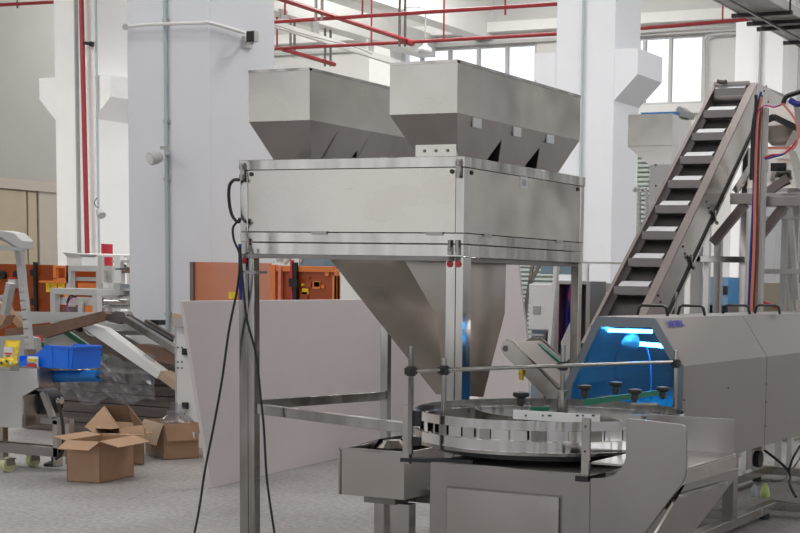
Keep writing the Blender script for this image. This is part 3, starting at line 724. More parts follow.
# handles on the lid
zt_=zt
for (pa,pb,yy) in (((637,0),(668,0),7.75),((678,0),(705,0),8.15),((723,0),(750,0),8.9),((755,0),(780,0),9.3)):
    xa=at(pa[0],310,y=yy).x; xb=at(pb[0],310,y=yy).x
    xa=max(xa,-3.40)
    MB().tube([(xa,yy,zt),(xa+.012,yy,zt+.048),(xa+.03,yy,zt+.058),(xb-.03,yy,zt+.058),(xb-.012,yy,zt+.048),(xb,yy,zt)],.009,8).build('handle','black',t)
n=Vector((.245,0,.173)).normalized()      # bevel slope of the hood
slope=(V(XR,0,zc)-V(-3.056,0,zt)).normalized()
pl_=at(676,325,x=-3.0); 
pos=V(-3.056,0,zt)+slope*.045; c_=at(675.5,324.5,x=pos.x+.003)
text('LABORX',.062,(pos.x+.004,c_.y,pos.z+.003),(0,1,0),-slope,'inkb',t)
# caster and cables under the tunnel
t=thing('caster_wheel',at(757,465,y=9.4),'black caster wheel under the tunnel machine near the cable tie','caster')
p=at(758,459,y=8.9)
MB().cyl((p.x-.02,p.y,p.z),(p.x+.02,p.y,p.z),.055,18).build('wheel','rubber',t)
MB().box(p.x-.035,p.x+.035,p.y-.04,p.y+.04,p.z+.06,.5).build('housing','steel_m',t)
o=MB().tube(curve([at(763,449,y=9.0),at(788,470,y=8.9),at(790,485,y=8.7),at(796,497,y=8.6)],6),.009,8).tube(curve([at(800,446,y=9.0),at(793,458,y=8.9),at(789,470,y=8.9)],6),.008,8).build('power_cable','rubber')
tag(o,'forked black cable hanging under the tunnel machine to the floor at lower right','cable')
o=MB().tube(curve([at(802,455,y=9.6),at(792,470,y=9.5),at(783,480,y=9.4),at(770,481,y=9.4)],6),.006,8).build('thin_cable','steel_d')
tag(o,'thin dark cable looping behind the forked cable under the tunnel','cable')
p=at(756,496,z=0.0)
def bagm(w,d,hh,c):
    rnd=random.Random(3); mb=MB(); n=12; rings=[]
    prof=((.9,0),(1.0,.15),(.95,.4),(.75,.7),(.35,.9),(.45,1.0))
    vs=[];fs=[]
    for i,(r,z) in enumerate(prof):
        for k in range(n):
            a=2*PI*k/n; j=1+rnd.uniform(-.12,.12); vs.append((c.x+math.cos(a)*w*r*j/2,c.y+math.sin(a)*d*r*j/2,c.z+z*hh))
    for i in range(len(prof)-1):
        for k in range(n): fs.append((i*n+k,i*n+(k+1)%n,(i+1)*n+(k+1)%n,(i+1)*n+k))
    fs.append(tuple(range(n))[::-1]); fs.append(tuple(range(len(vs)-n,len(vs))))
    return mb.add(vs,fs,True)
M['pbag']=mat('pale_blue_bag',(.45,.55,.58),.35)
tag(bagm(.05,.05,.09,at(754,496,z=.02)).build('plastic_bag','pbag'),'small pale blue plastic bag on the floor under the tunnel','bag')
tag(bagm(.07,.06,.10,at(765,497,z=.0)).build('plastic_bag','bag'),'small lime green plastic bag on the floor under the tunnel','bag')

# ================================================================== VIBRATORY FEED BOX (under the funnel)
t=thing('feed_box',(-4.4,6.8,0),'low steel feed box on two posts under the funnel','feeder')
x0,x1=at(340,470,y=6.6).x, at(404,470,y=6.6).x
zz1,zz0=at(370,450,y=6.6).z, at(370,497,y=6.6).z
w=.012
mb=MB().box(x0,x1,6.6,6.6+w,zz0,zz1).box(x1-w,x1,6.6+w,7.35,zz0,zz1).box(x0,x0+w,6.6+w,7.35,zz0,zz1).box(x0,x1,7.35,7.35+w,zz0,zz1).box(x0+w,x1-w,6.6+w,7.35,zz0,zz0+w)
mb.build('box','steel',t,bevel=.002)
MB().box(x0-.004,x0+.006,6.592,6.6,zz0,zz1).box(x0,x1,6.592,6.61,zz1-.01,zz1+.004).build('rim','mirror',t)
MB().prism([at(356,445,y=6.9),at(379,439,y=6.9),at(372,450,y=6.9),at(356,450,y=6.9)],(0,.25,0)).build('inner_chute','steel_d',t)
MB().lathe(at(392,452,y=6.95)+V(0,0,-.05),[(.09,0),(.09,.08),(.05,.12),(0,.12)],18).build('inlet','steel_w',t)
MB().box(at(369,0+500,y=6.75).x,at(400,500,y=6.75).x,6.7,6.9,zz0-.05,zz0-.005).build('mount_plate','steel_d',t)
for pa,pb,yy in ((374,384,6.9),(390,409,6.75)):
    a=at(pa,515,y=yy).x;b=at(pb,515,y=yy).x
    MB().box(a,b,yy,yy+.07,0,zz0-.05).build('post','steel' ,t,bevel=.002)
MB().box(at(409,500,y=6.9).x,at(430,500,y=6.9).x+.1,6.9,7.0,zz0-.06,zz0+.02).build('drive_unit','steel_d',t)
o=MB().tube([V(-3.85,7.4,.02)+V(math.cos(a)*.10,math.sin(a)*.10,0) for a in [2*PI*k/24 for k in range(24)]],.008,6,True).build('cable_coil','rubber')
tag(o,'dark ring of cable on the floor beside the feed box','cable')

# ================================================================== SMALL INCLINE BELT (behind the funnel)
t=thing('belt_conveyor',(-4.4,8.7,0),'short inclined belt conveyor with green edge between funnel and blue window','conveyor')
Y=8.3
fp([(501,349),(502.5,342),(507,339),(512,341),(562,394),(556,402),(546,398),(504,355)],Y,.015).build('side_plate','steel_w',t,bevel=.003)
MB().cyl(at(505.5,348.5,y=Y-.001),at(505.5,348.5,y=Y-.008),.02,12).build('bearing','steel_d',t)
a,b=at(512,342,y=Y+.02),at(566,390,y=Y+.02)
MB().prism([a,b,b-V(0,0,.03),a-V(0,0,.03)],(0,.42,0)).build('belt','steel_m',t)
a,b=at(537,347,y=8.65),at(563,368,y=8.65)
MB().bar(a,b,.05,.06).build('guide_strip','green',t)
fp([(525,341),(533,337),(541,338),(565,361),(562,365)],8.74,.02).build('side_plate','rail',t)
a=at(541,400,y=Y+.1); MB().box(a.x-.03,a.x+.03,8.38,8.44,0,.86).build('leg','steel_m',t)
a=at(538,400,y=Y+.1); MB().box(a.x+.12,a.x+.17,8.60,8.66,0,.76).build('leg','steel_m',t)
o=MB().cyl(at(520,374,y=8.28),at(520,374,y=8.298),.012,8).box(at(519,372,y=8.28).x,at(522.5,372,y=8.28).x,8.28,8.298,at(520,380,y=8.28).z,at(520,370,y=8.28).z).build('latch','yellow',t)
# ================================================================== INCLINE CLEATED CONVEYOR
t=thing('incline_conveyor',(-4.4,10.2,0),'steep incline conveyor with cleated belt rising behind the tunnel','conveyor')
XCL,XCR=-4.60,-4.2
pb=V(0,9.55,1.13); pt=V(0,12.06,3.275)
d=(pt-pb).normalized(); nrmv=V(0,-d.z,d.y)      # outward normal of the belt
def onb(x,s,h): return V(x,pb.y+d.y*s,pb.z+d.z*s)+nrmv*h
Lc=(pt-pb).length
# belt bed
MB().prism([onb(XCL+.03,0,-.10),onb(XCL+.03,Lc-.02,-.10),onb(XCL+.03,Lc-.02,-.115),onb(XCL+.03,0,-.115)],(XCR-XCL-.06,0,0)).build('belt','belt',t)
# side channels
for x,w,nm in ((XCL-.005,.028,'side_rail'),(XCR-.068,.072,'side_rail')):
    MB().prism([onb(x,-.1,0),onb(x,Lc,0),onb(x,Lc,-.012),onb(x,-.1,-.012)],(w,0,0)).build(nm,'rail',t)
MB().prism([onb(XCL-.005,-.1,-.012),onb(XCL-.005,Lc,-.012),onb(XCL-.005,Lc,-.24),onb(XCL-.005,-.1,-.24)],(.006,0,0)).build('side_plate','rail',t)
MB().prism([onb(XCR-.008,-.1,-.012),onb(XCR-.008,Lc,-.012),onb(XCR-.008,Lc-.12,-.24),onb(XCR-.008,-.1,-.24)],(.008,0,0)).build('side_plate','steel',t)
MB().prism([onb(XCR-.03,-.1,-.24),onb(XCR-.03,Lc-.25,-.24),onb(XCR-.03,Lc-.25,-.30),onb(XCR-.03,-.1,-.30)],(.02,0,0)).build('return_belt','black',t)
MB().prism([onb(XCR-.045,-.1,-.30),onb(XCR-.045,Lc-.3,-.30),onb(XCR-.045,Lc-.3,-.325),onb(XCR-.045,-.1,-.325)],(.045,0,0)).build('lower_rail','steel',t)
# head section
head=[onb(XCR-.008,Lc,0),V(XCR-.008,12.95,pt.z-.04),V(XCR-.008,12.95,pt.z-.26),onb(XCR-.008,Lc-.35,-.24)]
MB().prism(head,(.01,0,0)).build('head_plate','steel',t)
MB().box(XCL,XCR-.01,12.06,12.9,pt.z-.02,pt.z).build('head_cover','steel_m',t)
MB().cyl((XCL+.02,12.05,pt.z-.13),(XCR-.02,12.05,pt.z-.13),.07,18).build('head_drum','steel_d',t)
MB().cyl(onb(XCL+.04,Lc+.02,.02),onb(XCL+.12,Lc-.02,.03),.022,10).build('tension_bolt','steel_d',t)
MB().bar(onb(XCL,Lc,0),onb(XCR-.07,Lc,0),.02,.03).build('head_bar','steel_m',t)
# cleats
n=9
for i in range(n):
    s=Lc-.075-i*.335
    if s<0.02: break
    cm=MB()
    # shallow tray: vertical riser and level lip
    x0,x1=XCL+.035,XCR-.07
    p=onb(0,s,-.10)
    cm.prism([V(x0,p.y,p.z),V(x0,p.y-.012,p.z+.0),V(x0,p.y-.085,p.z+.01),V(x0,p.y-.085,p.z+.075),V(x0,p.y-.005,p.z+.05)],(x1-x0,0,0))
    co=cm.build('cleat','cleat',t,bevel=.002)
    MB().prism([V(x0+.03,p.y-.075,p.z+.077),V(x0+.03,p.y+.01,p.z+.06),V(x0+.03,p.y+.03,p.z+.115),V(x0+.03,p.y-.0,p.z+.115)],(x1-x0-.05,0,0)).build('cleat_scoop','cleat_t',co)
# bolts and wing clamps
bl=MB()
for px,py in ((706.5,201.5),(708.5,208),(711,218),(683,246.5),(685,253.5),(658,295.5),(660.5,302),(766,86),(764,91),(762,96),(757,105),(768,102)):
    p=at(px,py,x=XCR); bl.cyl((XCR-.001,p.y,p.z),(XCR+.006,p.y,p.z),.009,8)
bl.build('bolts','ink',t)
for px,py in ((714.5,217),(691,262)):
    a=at(px-1,py-5,x=XCR+.01); b=at(px+1.5,py+6,x=XCR+.01)
    MB().bar(a,b,.02,.016).cyl(a,a+V(.02,0,0),.018,8).cyl(b,b+V(.02,0,0),.014,8).build('toggle_clamp','mirror',t)
# support legs down to the floor
for (yy,zz) in ((10.3,1.45),(11.9,2.7)):
    for xx in (XCL,XCR-.06): MB().box(xx+.005,xx+.055,yy,yy+.05,0,zz).build('leg','steel',t)
MB().box(XCL+.06,XCR-.06,9.5,9.9,.75,1.2).build('infeed_hopper','steel_d',t)

# ================================================================== SUPPORT PLATFORM with cable post
t=thing('support_platform',(-3.6,11,0),'steel support platform with braced posts and cable bundle right of the incline conveyor','platform')
Y=10.9
def bx(px0,py0,px1,py1,Y,d,nm,m,bev=.003): return fb(px0,py0,px1,py1,Y,d).build(nm,m,t,bevel=bev)
a=at(746,300,y=Y).x;b=at(750.5,300,y=Y).x
top=at(748,108,y=Y).z
MB().box(a,b,Y,Y+.03,0,top-.8).build('post','white',t)
a2=at(750.5,300,y=Y).x;b2=at(761,300,y=Y).x
MB().box(a2,b2-.035,Y,Y+.06,0,top).build('post','steel',t)
MB().box(b2-.03,b2,Y,Y+.06,0,top).build('post','lgrey',t)
# level platform beams
bx(730,193,808,204,Y+.45,.07,'beam','steel_u'); 
bx(762,196,812,206,Y+.1,.07,'beam','steel_u')
zz=at(760,200,y=Y+.5).z
MB().box(at(733,200,y=Y+.5).x,at(815,200,y=Y+.5).x,Y+.52,Y+1.2,zz-.02,zz+.03).build('deck','steel_u',t)
for (p,q,yy) in (((745,204),(713,243),Y+.5),((785,205),(755,243),Y+.2),((788,178),(757,200),Y+.6)):
    MB().bar(at(*p,y=yy),at(*q,y=yy),.06,.07).build('brace','rail',t)
MB().bar(at(735,192,y=Y+.6),at(756,160,y=Y+.6),.05,.05).build('brace','steel',t)
bx(690,245,700,330,Y+.5,.06,'post','lgrey'); bx(713,235,720,330,Y+1.2,.06,'post','steel_m')
bx(652,256,745,262,Y+.5,.05,'beam','steel')
bx(655,257,672,264,Y+.5,.05,'beam','steel')
a=at(695,260,y=Y+.5).x; MB().box(a-.03,a+.03,Y+.5,Y+.56,0,1.25).build('post','lgrey',t)
bx(762,269,806,274,Y+.3,.05,'beam','lgrey'); bx(762,216,806,219,Y+.3,.05,'beam','lgrey')
for px in (783,795): 
    x=at(px,260,y=Y+.6).x; MB().box(x-.022,x+.022,Y+.6,Y+.65,0,at(px,205,y=Y+.6).z).build('post','lgrey',t)
MB().bar(at(790,208,y=Y+.5),at(797,300,y=Y+.5),.04,.04).build('brace','lgrey',t)
MB().bar(at(786,272,y=Y+.5),at(793,318,y=Y+.5),.03,.03).build('brace','lgrey',t)
# cable bundle strapped to the post
def hose(pts,y,r,m,label,n='cable'):
    o=MB().tube(curve([at(a,b,y=y) for a,b in pts],6),r,8).build(n,m); return tag(o,label,'cable')
y=Y-.03
hose([(761,92),(757,112),(755,140),(754,180),(752.5,220),(750.5,260),(749,300),(748,325)],y,.011,'bhose','dark blue hose in the bundle strapped to the platform post')
hose([(762,97),(758,115),(756,150),(755,190),(754.5,230),(753,270),(751.5,300),(751,325)],y-.005,.013,'copper','salmon pink hose in the bundle strapped to the platform post')
hose([(756,95),(756,108),(753,125),(752,150),(751,180)],y-.03,.014,'black','thick black cable at the top of the platform post')
hose([(757,112),(764,106),(770,106),(774,107),(783,104)],y-.03,.007,'purple','magenta hose arching right from the top of the platform post')
hose([(783,104),(790,112),(796,122),(798,135),(796,145),(792,150)],y-.03,.009,'copper','salmon hose looping down at the right edge beside the funnel collector')
hose([(764,158),(772,155),(782,154),(790,149),(797,140)],y-.03,.009,'redb','red hose swinging right below the funnel collector')
hose([(765,159),(775,156.5),(784,154)],y-.045,.008,'bhose','thin blue hose beside the red hose below the funnel collector')
hose([(783,104),(786,97),(793,94),(806,90)],Y+.1,.02,'black','black cable bundle at the top right beside the conveyor head')
hose([(790,100),(797,104),(806,103)],Y+.05,.024,'bhose','blue cable bundle at the right edge below the black one')
for z in (186,233,290): 
    p=at(752,z-70 if z<0 else z,y=Y); 
# collector funnel on the platform
t=thing('collector_funnel',at(785,190,y=11.5),'steel collector funnel with black bracket on the platform at the right edge','funnel')
p=at(781,118,y=11.7)
c0=at(782,104,y=11.7); c1_=at(783,137,y=11.7); c2_=at(784,150,y=11.7)
def frus(c,w0,z0,w1,z1):
    vs=[(c.x+sx*w0,c.y+sy*w0,z0) for sx,sy in ((-1,-1),(1,-1),(1,1),(-1,1))]+[(c.x+sx*w1,c.y+sy*w1,z1) for sx,sy in ((-1,-1),(1,-1),(1,1),(-1,1))]
    return MB().add(vs,[(0,3,2,1),(4,5,6,7),(0,1,5,4),(1,2,6,5),(2,3,7,6),(3,0,4,7)])
frus(c0,.06,at(782,146,y=11.7).z,.19,at(782,128,y=11.7).z).build('cone','steel',t)
frus(c0,.19,at(782,128,y=11.7).z,.15,at(782,108,y=11.7).z).build('upper_cone','steel_m',t)
frus(c0,.22,at(782,190,y=11.7).z,.10,at(782,150,y=11.7).z).build('lower_chute','steel',t)
MB().bar(at(762,122,y=11.4),at(774,117,y=11.4),.03,.05).bar(at(774,117,y=11.4),at(797,128,y=11.4),.03,.05).build('bracket','black',t)
MB().bar(at(768,148,y=11.45),at(792,148,y=11.45),.02,.02).build('tie_rod','copper',t)
MB().cyl(at(776,167,y=11.45),at(776,167,y=11.40),.025,12).cyl(at(782,167,y=11.45),at(782,167,y=11.40),.02,12).box(at(771,167,y=11.46).x,at(786,167,y=11.46).x,11.45,11.48,at(776,171,y=11.45).z,at(776,163,y=11.45).z).build('coupling','black',t)
MB().box(at(769,165,y=11.46).x-.03,at(769,165,y=11.46).x,11.4,11.44,at(769,173,y=11.46).z,at(769,160,y=11.46).z).build('side_plate','white',t)
# dark machine front and panels at the right edge
def simple(o,label,cat,group=None): return tag(o,label,cat,group)
simple(B(at(738,300,y=13.5).x,at(797,300,y=13.5).x,13.5,14.1,0,at(760,282,y=13.5).z).build('control_cabinet','beigebox',bevel=.01),'olive beige cabinet behind the platform post, showing above the tunnel','cabinet')
o=MB().bar(at(759,301,y=13.45),at(779,308,y=13.45),.02,.03).build('red_strip','redb'); simple(o,'red strip across the front of the olive beige cabinet','strip')
t=thing('blue_box',at(715,310,y=12.5),'small translucent blue cover box behind the platform post','cover')
bxq=fb(702,277,728,314,12.5,.5); bxq.build('cover','tint2',t)
fb(701,277,702.6,314,12.49,.02).build('edge','bluew',t)
MB().box(at(724,290,y=12.49).x,at(728,290,y=12.49).x,12.46,12.49,at(725,295,y=12.49).z,at(725,286,y=12.49).z).build('hinge','black',t)
B(at(702,310,y=12.5).x,at(728,310,y=12.5).x,12.5,13,0,at(715,305,y=12.5).z).build('plinth','steel_d',t)
simple(B(at(740,200,y=16).x,at(777,200,y=16).x,16,16.5,0,at(760,165,y=16).z).build('white_partition','paint',bevel=.01),'white partition panel standing behind the platform braces','partition')
simple(B(at(787,200,y=15).x,at(840,200,y=15).x,15,15.5,0,at(790,180,y=15).z).build('dark_cabinet','steel_d',bevel=.01),'dark grey cabinet at the right edge behind the platform posts','cabinet')
# dark vertical duct at the far right top
simple(B(at(788,60,y=16.5).x,at(840,60,y=16.5).x,16.5,17.3,0,at(792,180,y=16.5).z).build('white_partition','paint2'),'pale partition panel behind the dark cabinet at the right edge','partition')
# cabinets left of conveyor foot
t=thing('wire_cabinet',at(560,330,y=11),'open cabinet full of red wiring seen through the dosing machine frame','cabinet')
Y=11.5
x0,x1=at(555,300,y=Y).x,at(590,300,y=Y).x; z1=at(560,284,y=Y).z
MB().box(x0,x1,Y+.3,Y+.33,0,z1).box(x0,x0+.04,Y,Y+.3,0,z1).box(x1-.04,x1,Y,Y+.3,0,z1).box(x0,x1,Y,Y+.33,z1,z1+.03).box(x0+.04,x1-.04,Y,Y+.3,0,.1).build('casing','steel_m',t)
B(x0+.04,x1-.04,Y+.28,Y+.3,.1,z1).build('back_panel','ink',t)
rnd=random.Random(5)
for i in range(6):
    px=561+i*2.0; pts=[(px+rnd.uniform(-1,1),287+k*10) for k in range(7)]
    MB().tube(curve([at(px+rnd.uniform(-1.5,1.5),286+k*9,y=Y+.2-i*.015) for k in range(7)],4),.02,6).build('wire',('redb','purple','redb','ink','bhose','purple')[i],t)
t=thing('wire_cabinet',at(592,330,y=13),'steel cabinet with dark opening behind the foot of the incline conveyor','cabinet')
Y=13.2; x0,x1=at(584,300,y=Y).x,at(622,300,y=Y).x; z1=at(600,283,y=Y).z
B(x0,x1,Y,Y+.4,0,z1).build('casing','steel_m',t)
fb(586,288,594,302,Y-.02,.02).build('opening','bhose',t)
fb(583,262,632,264,Y,.04).build('top_rail','lgrey',t); fb(585,264,587.5,284,Y,.04).build('rail_post','white',t); fb(628,264,630,284,Y,.04).build('rail_post','white',t)
simple(fp([(584,300),(594,292),(600,296),(600,318),(584,318)],12.6,.3).build('white_cover','white'),'white angular cover beside the foot of the incline conveyor','cover')
simple(fp([(561,342),(572,318),(572,356),(561,366)],10.2,.02).build('grey_flap','lgrey'),'pale grey flap plate standing left of the blue window','panel')
# white electrical cabinet with vent, blue crates, ladder
t=thing('electric_cabinet',at(539,340,y=12),'white electrical cabinet with a grey vent seen right of the funnel','cabinet')
Y=12
fb(528.5,284,552,330,Y,.35).build('casing','white',t,bevel=.01); fb(533,306,540,314,Y-.01,.01).build('vent','grey',t)
x0,x1=at(529,340,y=Y).x,at(552,340,y=Y).x
M['bluegrey']=mat('blue_grey_crates',(.22,.32,.40),.5)
z=at(540,330,y=Y).z; k=0
MB().box(x0,x1,Y+.05,Y+.3,0,z).build('stand','bluegrey',t)
for i in range(4): fb(529,334+i*5,545,336+i*5,Y,.05).build('slat','lgrey',t)
fb(543.5,332,545.5,358,Y-.02,.03).build('stand_post','steel_d',t)
o=fb(541,258,556,274,14,.4); simple(o.build('blue_cover','bluegrey'),'blue grey box high behind the white electrical cabinet','box')
for pp,qq,l in (((530,265),(533,284),'upper'),):
    pass
t=thing('folded_stand',at(538,350,y=13),'thin dark folded stand before the green shutter','stand')
MB().bar(at(533,262,y=13.2),at(526,305,y=13.2),.03,.03).bar(at(541,262,y=13.2),at(530,284,y=13.2),.03,.03).bar(at(526,305,y=13.2),at(523,360,y=13.2),.03,.03).build('frame','steel_d',t)
z=at(523,360,y=13.2); MB().box(z.x-.02,z.x+.02,13.18,13.22,0,z.z).build('leg','steel_d',t)
o=MB().bar(at(557,262,y=10.2),at(550,350,y=10.2),.03,.05); p=at(550,350,y=10.2); o.bar(p,(p.x-.06,p.y,0.01),.03,.05)
simple(o.build('white_pole','white'),'white pole leaning behind the right part of the dosing machine frame','pole')
# distant steel storage hopper
t=thing('storage_hopper',at(655,250,y=14),'big patchy steel storage hopper behind the incline conveyor','hopper')
Y=14
x0,x1=at(628,130,y=Y).x,at(672,130,y=Y).x; z1=at(650,114,y=Y).z; z0=at(650,146,y=Y).z; za=at(650,166,y=Y).z
MB().box(x0,x1,Y,Y+.55,z0,z1).build('bin','steel_w',t,bevel=.004)
xa,xb=at(650,180,y=Y).x,at(669,180,y=Y).x
MB().add([(x0,Y,z0),(x1,Y,z0),(x1,Y+.55,z0),(x0,Y+.55,z0),(xa,Y,za),(xb+.02,Y,za),(xb+.02,Y+.4,za),(xa,Y+.4,za)],[(0,1,2,3),(7,6,5,4),(0,4,5,1),(1,5,6,2),(2,6,7,3),(3,7,4,0)]).build('cone','steel_w',t)
MB().box(xa-.005,xb+.025,Y-.004,Y+.45,0,za+.015).build('column','lgrey',t,bevel=.004)
bl=MB()
for py in (165,186,207): 
    p=at(656,py,y=Y); bl.cyl((p.x,Y,p.z),(p.x,Y-.01,p.z),.012,8)
bl.build('bolts','ink',t)
MB().box(x0+.1,x1,Y+.1,Y+.2,z1,z1+.03).build('top_strip','bluew',t)
MB().prism([at(676,109,y=Y+.3),at(679,106,y=Y+.3),at(688,112,y=Y+.3),at(687,118,y=Y+.3),at(677,116,y=Y+.3)],(0,.2,0)).build('motor','grey',t)
t=thing('hose_loops',at(640,230,y=13.5),'grey looped pipes before the green shutter left of the conveyor','pipe')
for px in (636,643):
    MB().tube(curve([at(px-2,192,y=13.5),at(px-1,189,y=13.5),at(px+1,189,y=13.5),at(px+3,193,y=13.5),at(px+3,230,y=13.5),V(at(px+3,230,y=13.5).x,13.5,.02)],5),.02,8).build('pipe','lgrey',t)
# ================================================================== WHITE BOARDS
def atp(px,py,o,n):
    c=Vector((px-PX,-(py-PY),-F)); d=Vector((c.dot(Xw),c.dot(Yw),c.dot(Zw))); cc=Vector((0,0,H)); o=Vector(o); n=Vector(n)
    return cc+d*((o-cc).dot(n)/d.dot(n))
o0=V(-6.78,8.02,0); dr=V(-.27,1.91,0).normalized(); nn=V(dr.y,-dr.x,0)
tl=atp(183,301,o0,nn); tr_=atp(452,301,o0,nn); br=o0+dr*(tr_-o0).dot(dr)
mb=MB().prism([tl,o0,V(br.x,br.y,0),V(br.x,br.y,tl.z)],-nn*.03)
o=mb.build('white_board','offw',bevel=.003); tag(o,'long low white board standing on edge behind the left legs of the dosing machine','board')
o=fp([(496,262),(518,262),(522,300),(528,345),(530,460),(470,460),(480,380),(497,330)],10.6,.03).build('white_board','offw')
tag(o,'tall white board seen between the funnel and the white electrical cabinet','board')
p0=at(300,457,y=11.4)
# ================================================================== ORANGE GUARDED MACHINES
t=thing('orange_machine',at(265,420,y=10.3),'orange guarded machine behind the white board, beside the big column','machine')
Y=10.3
x0,x1=at(193,280,y=Y).x,at(271,280,y=Y).x; x2=at(337,280,y=Y).x; z1=at(230,262.5,y=Y).z
MB().box(x0,x1,Y,Y+.012,.25,z1).build('guard_panel','orange',t)
MB().box(x0-.02,x0+.02,Y-.02,Y+.03,0,z1).build('post','steel_d',t)
MB().box(x1,x1+.05,Y-.01,Y+.04,0,z1-.01).box(x2-.03,x2,Y,Y+.04,0,z1-.05).box(x1+.05,x2-.03,Y,Y+.04,z1-.07,z1-.02).build('frame','orange_d',t,bevel=.004)
MB().box(x1+.09,x1+.12,Y-.02,Y+.01,0,z1-.02).build('post','copper',t)
MB().box(x1+.05,x2-.03,Y+.02,Y+.03,.3,z1-.07).build('guard_panel','orange_k',t)
xb=at(296.5,280,y=Y).x
MB().box(xb-.02,xb+.02,Y-.03,Y,.7,z1+.01).box(xb-.045,xb+.045,Y-.05,Y-.03,z1-.20,z1-.13).build('bracket','black',t)
MB().box(xb-.045,xb-.025,Y-.03,Y,1.2,z1+.03).build('red_edge','redb',t)
rnd=random.Random(11)
for i in range(9):
    px=rnd.uniform(303,334);py=rnd.uniform(272,296); q=at(px,py,y=Y+.015); s=rnd.uniform(.012,.04)
    MB().box(q.x-s,q.x+s,Y+.004,Y+.018,q.z-s*.8,q.z+s*.8).build('fitting',('orange_d','yellow','orange_k')[i%3],t)
MB().box(at(230,297,y=Y).x,at(238,297,y=Y).x,Y-.02,Y-.005,at(233,299,y=Y).z,at(233,292,y=Y).z).build('yellow_label','yellow',t)
for yy in (Y,Y+.8): MB().box(x2-.05,x2,yy,yy+.05,0,z1-.1).build('post','orange_d',t)
MB().box(at(306,262,y=Y+.3).x,at(331,262,y=Y+.3).x,Y+.2,Y+.4,z1-.05,at(318,259,y=Y+.3).z).build('blue_tray','bluegrey',t)
MB().bar(at(285,264,y=Y+.2),at(292,256,y=Y+.2),.02,.02).bar(at(301,262,y=Y+.2),at(304,255,y=Y+.2),.02,.02).build('bracket_arm','lgrey',t)
MB().cyl(at(280,262,y=Y+.2),at(280,252,y=Y+.2),.03,10).build('air_cylinder','lgrey',t)

t=thing('orange_machine',at(30,400,y=13),'orange guarded machine at the left edge before the beige cladding','machine')
Y=13
x0,x1=at(-14,280,y=Y).x,at(53,280,y=Y).x; x2=at(68,280,y=Y).x; z1=at(30,264.5,y=Y).z
MB().box(x0,x1,Y,Y+.012,.25,z1).build('guard_panel','orange_m',t)
MB().box(x0,x2,Y+.7,Y+.72,.25,z1-.02).build('guard_panel','orange_k',t)
for q_ in ((x0,x0+.04,Y+.012,Y+.7,0,z1),(x1-.03,x1,Y+.012,Y+.06,0,z1),(x2-.04,x2,Y+.65,Y+.7,0,z1-.02)): B(*q_).build('post','orange_d',t)
a=at(53,272,y=Y-.1); b=at(68,272,y=Y-.1)
MB().box(a.x,b.x,Y-.1,Y-.06,at(60,268,y=Y-.1).z,at(60,265.5,y=Y-.1).z).box(a.x,a.x+.05,Y-.1,Y-.06,at(60,279,y=Y-.1).z,at(60,268,y=Y-.1).z).box(b.x-.05,b.x,Y-.1,Y-.06,at(60,279,y=Y-.1).z,at(60,268,y=Y-.1).z).box(a.x,b.x,Y-.1,Y-.06,at(60,281,y=Y-.1).z,at(60,278,y=Y-.1).z).build('hatch_frame','orange_d',t)
MB().box(at(39,282,y=Y-.1).x,b.x,Y-.1,Y-.05,at(60,283,y=Y-.1).z,at(60,281,y=Y-.1).z).build('shelf_bar','orange_d',t)
xb=at(36.5,285,y=Y).x
MB().box(xb-.02,xb+.025,Y-.03,Y,at(36,312,y=Y).z,z1+.03).box(xb-.05,xb+.05,Y-.05,Y-.03,at(36,276,y=Y).z,at(36,270,y=Y).z).box(xb-.05,xb+.05,Y-.05,Y-.03,at(36,305,y=Y).z,at(36,299,y=Y).z).build('bracket','black',t)
for px in (3,17): 
    q=at(px,275,y=Y-.02); MB().cyl((q.x,Y-.04,q.z),(q.x,Y,q.z),.05,10).build('knob','black',t)
fb(8,279,15,288,Y-.08,.08).build('motor','lgrey',t); fb(9,277,14,279.5,Y-.08,.08).build('motor_cap','redb',t)
for px in (46,50,58): fb(px,283,px+5,292,Y-.03,.03).build('fitting','yellow',t)

# ================================================================== WHITE FRAME TABLES WITH EQUIPMENT
def frame_table(px0,px1,pyt,Y,d,label,n='frame_table',th=.07):
    x0,x1=at(px0,pyt,y=Y).x,at(px1,pyt,y=Y).x; z=at((px0+px1)/2,pyt,y=Y).z
    t=thing(n,((x0+x1)/2,Y+d/2,0),label,'table')
    MB().box(x0,x1,Y,Y+th,z-th,z).box(x0,x1,Y+d-th,Y+d,z-th,z).box(x0,x0+th,Y+th,Y+d-th,z-th,z).box(x1-th,x1,Y+th,Y+d-th,z-th,z).build('top_frame','lgrey',t,bevel=.004)
    for xx in (x0,x1-th):
        for yy in (Y,Y+d-th): MB().box(xx,xx+th,yy,yy+th,0,z-th).build('leg','lgrey',t)
    return t,x0,x1,z
t,x0,x1,z=frame_table(50,97,288.5,12.0,.8,'low light grey tube frame with a white drive unit, nearest behind the pile')
fb(57,297,92,305,12.1,.1).build('drive_unit','white',t); 
MB().tube(curve([at(74,296,y=12.05),at(69,300,y=12.05),at(67,308,y=12.05),at(71,314,y=12.05)],5),.01,6).build('hose','purple',t)
MB().tube(curve([at(76,297,y=12.02),at(70,296,y=12.02),at(67,303,y=12.02)],5),.01,6).build('hose','black',t)
MB().cyl(at(81,302,y=12.05),at(81,314,y=12.05),.035,12).build('air_cylinder','lgrey',t)
fb(62,307,96,318,12.3,.1).build('cross_plate','steel_d',t); fb(85,306,92,313,12.06,.03).build('orange_block','orange_d',t)
fb(58,293,64,297,12.1,.06).build('fitting','orange_d',t); fb(84,293,92,296,12.1,.06).build('fitting','steel_d',t)
t,x0,x1,z=frame_table(66,112,265.5,12.9,.8,'upper light grey tube frame carrying a small grey box, before the red riser')
fb(75,277,99,281,13.0,.1).build('cylinder_bar','lgrey',t); fb(78,283,97,290,13.0,.05).build('orange_panel','orange_d',t)
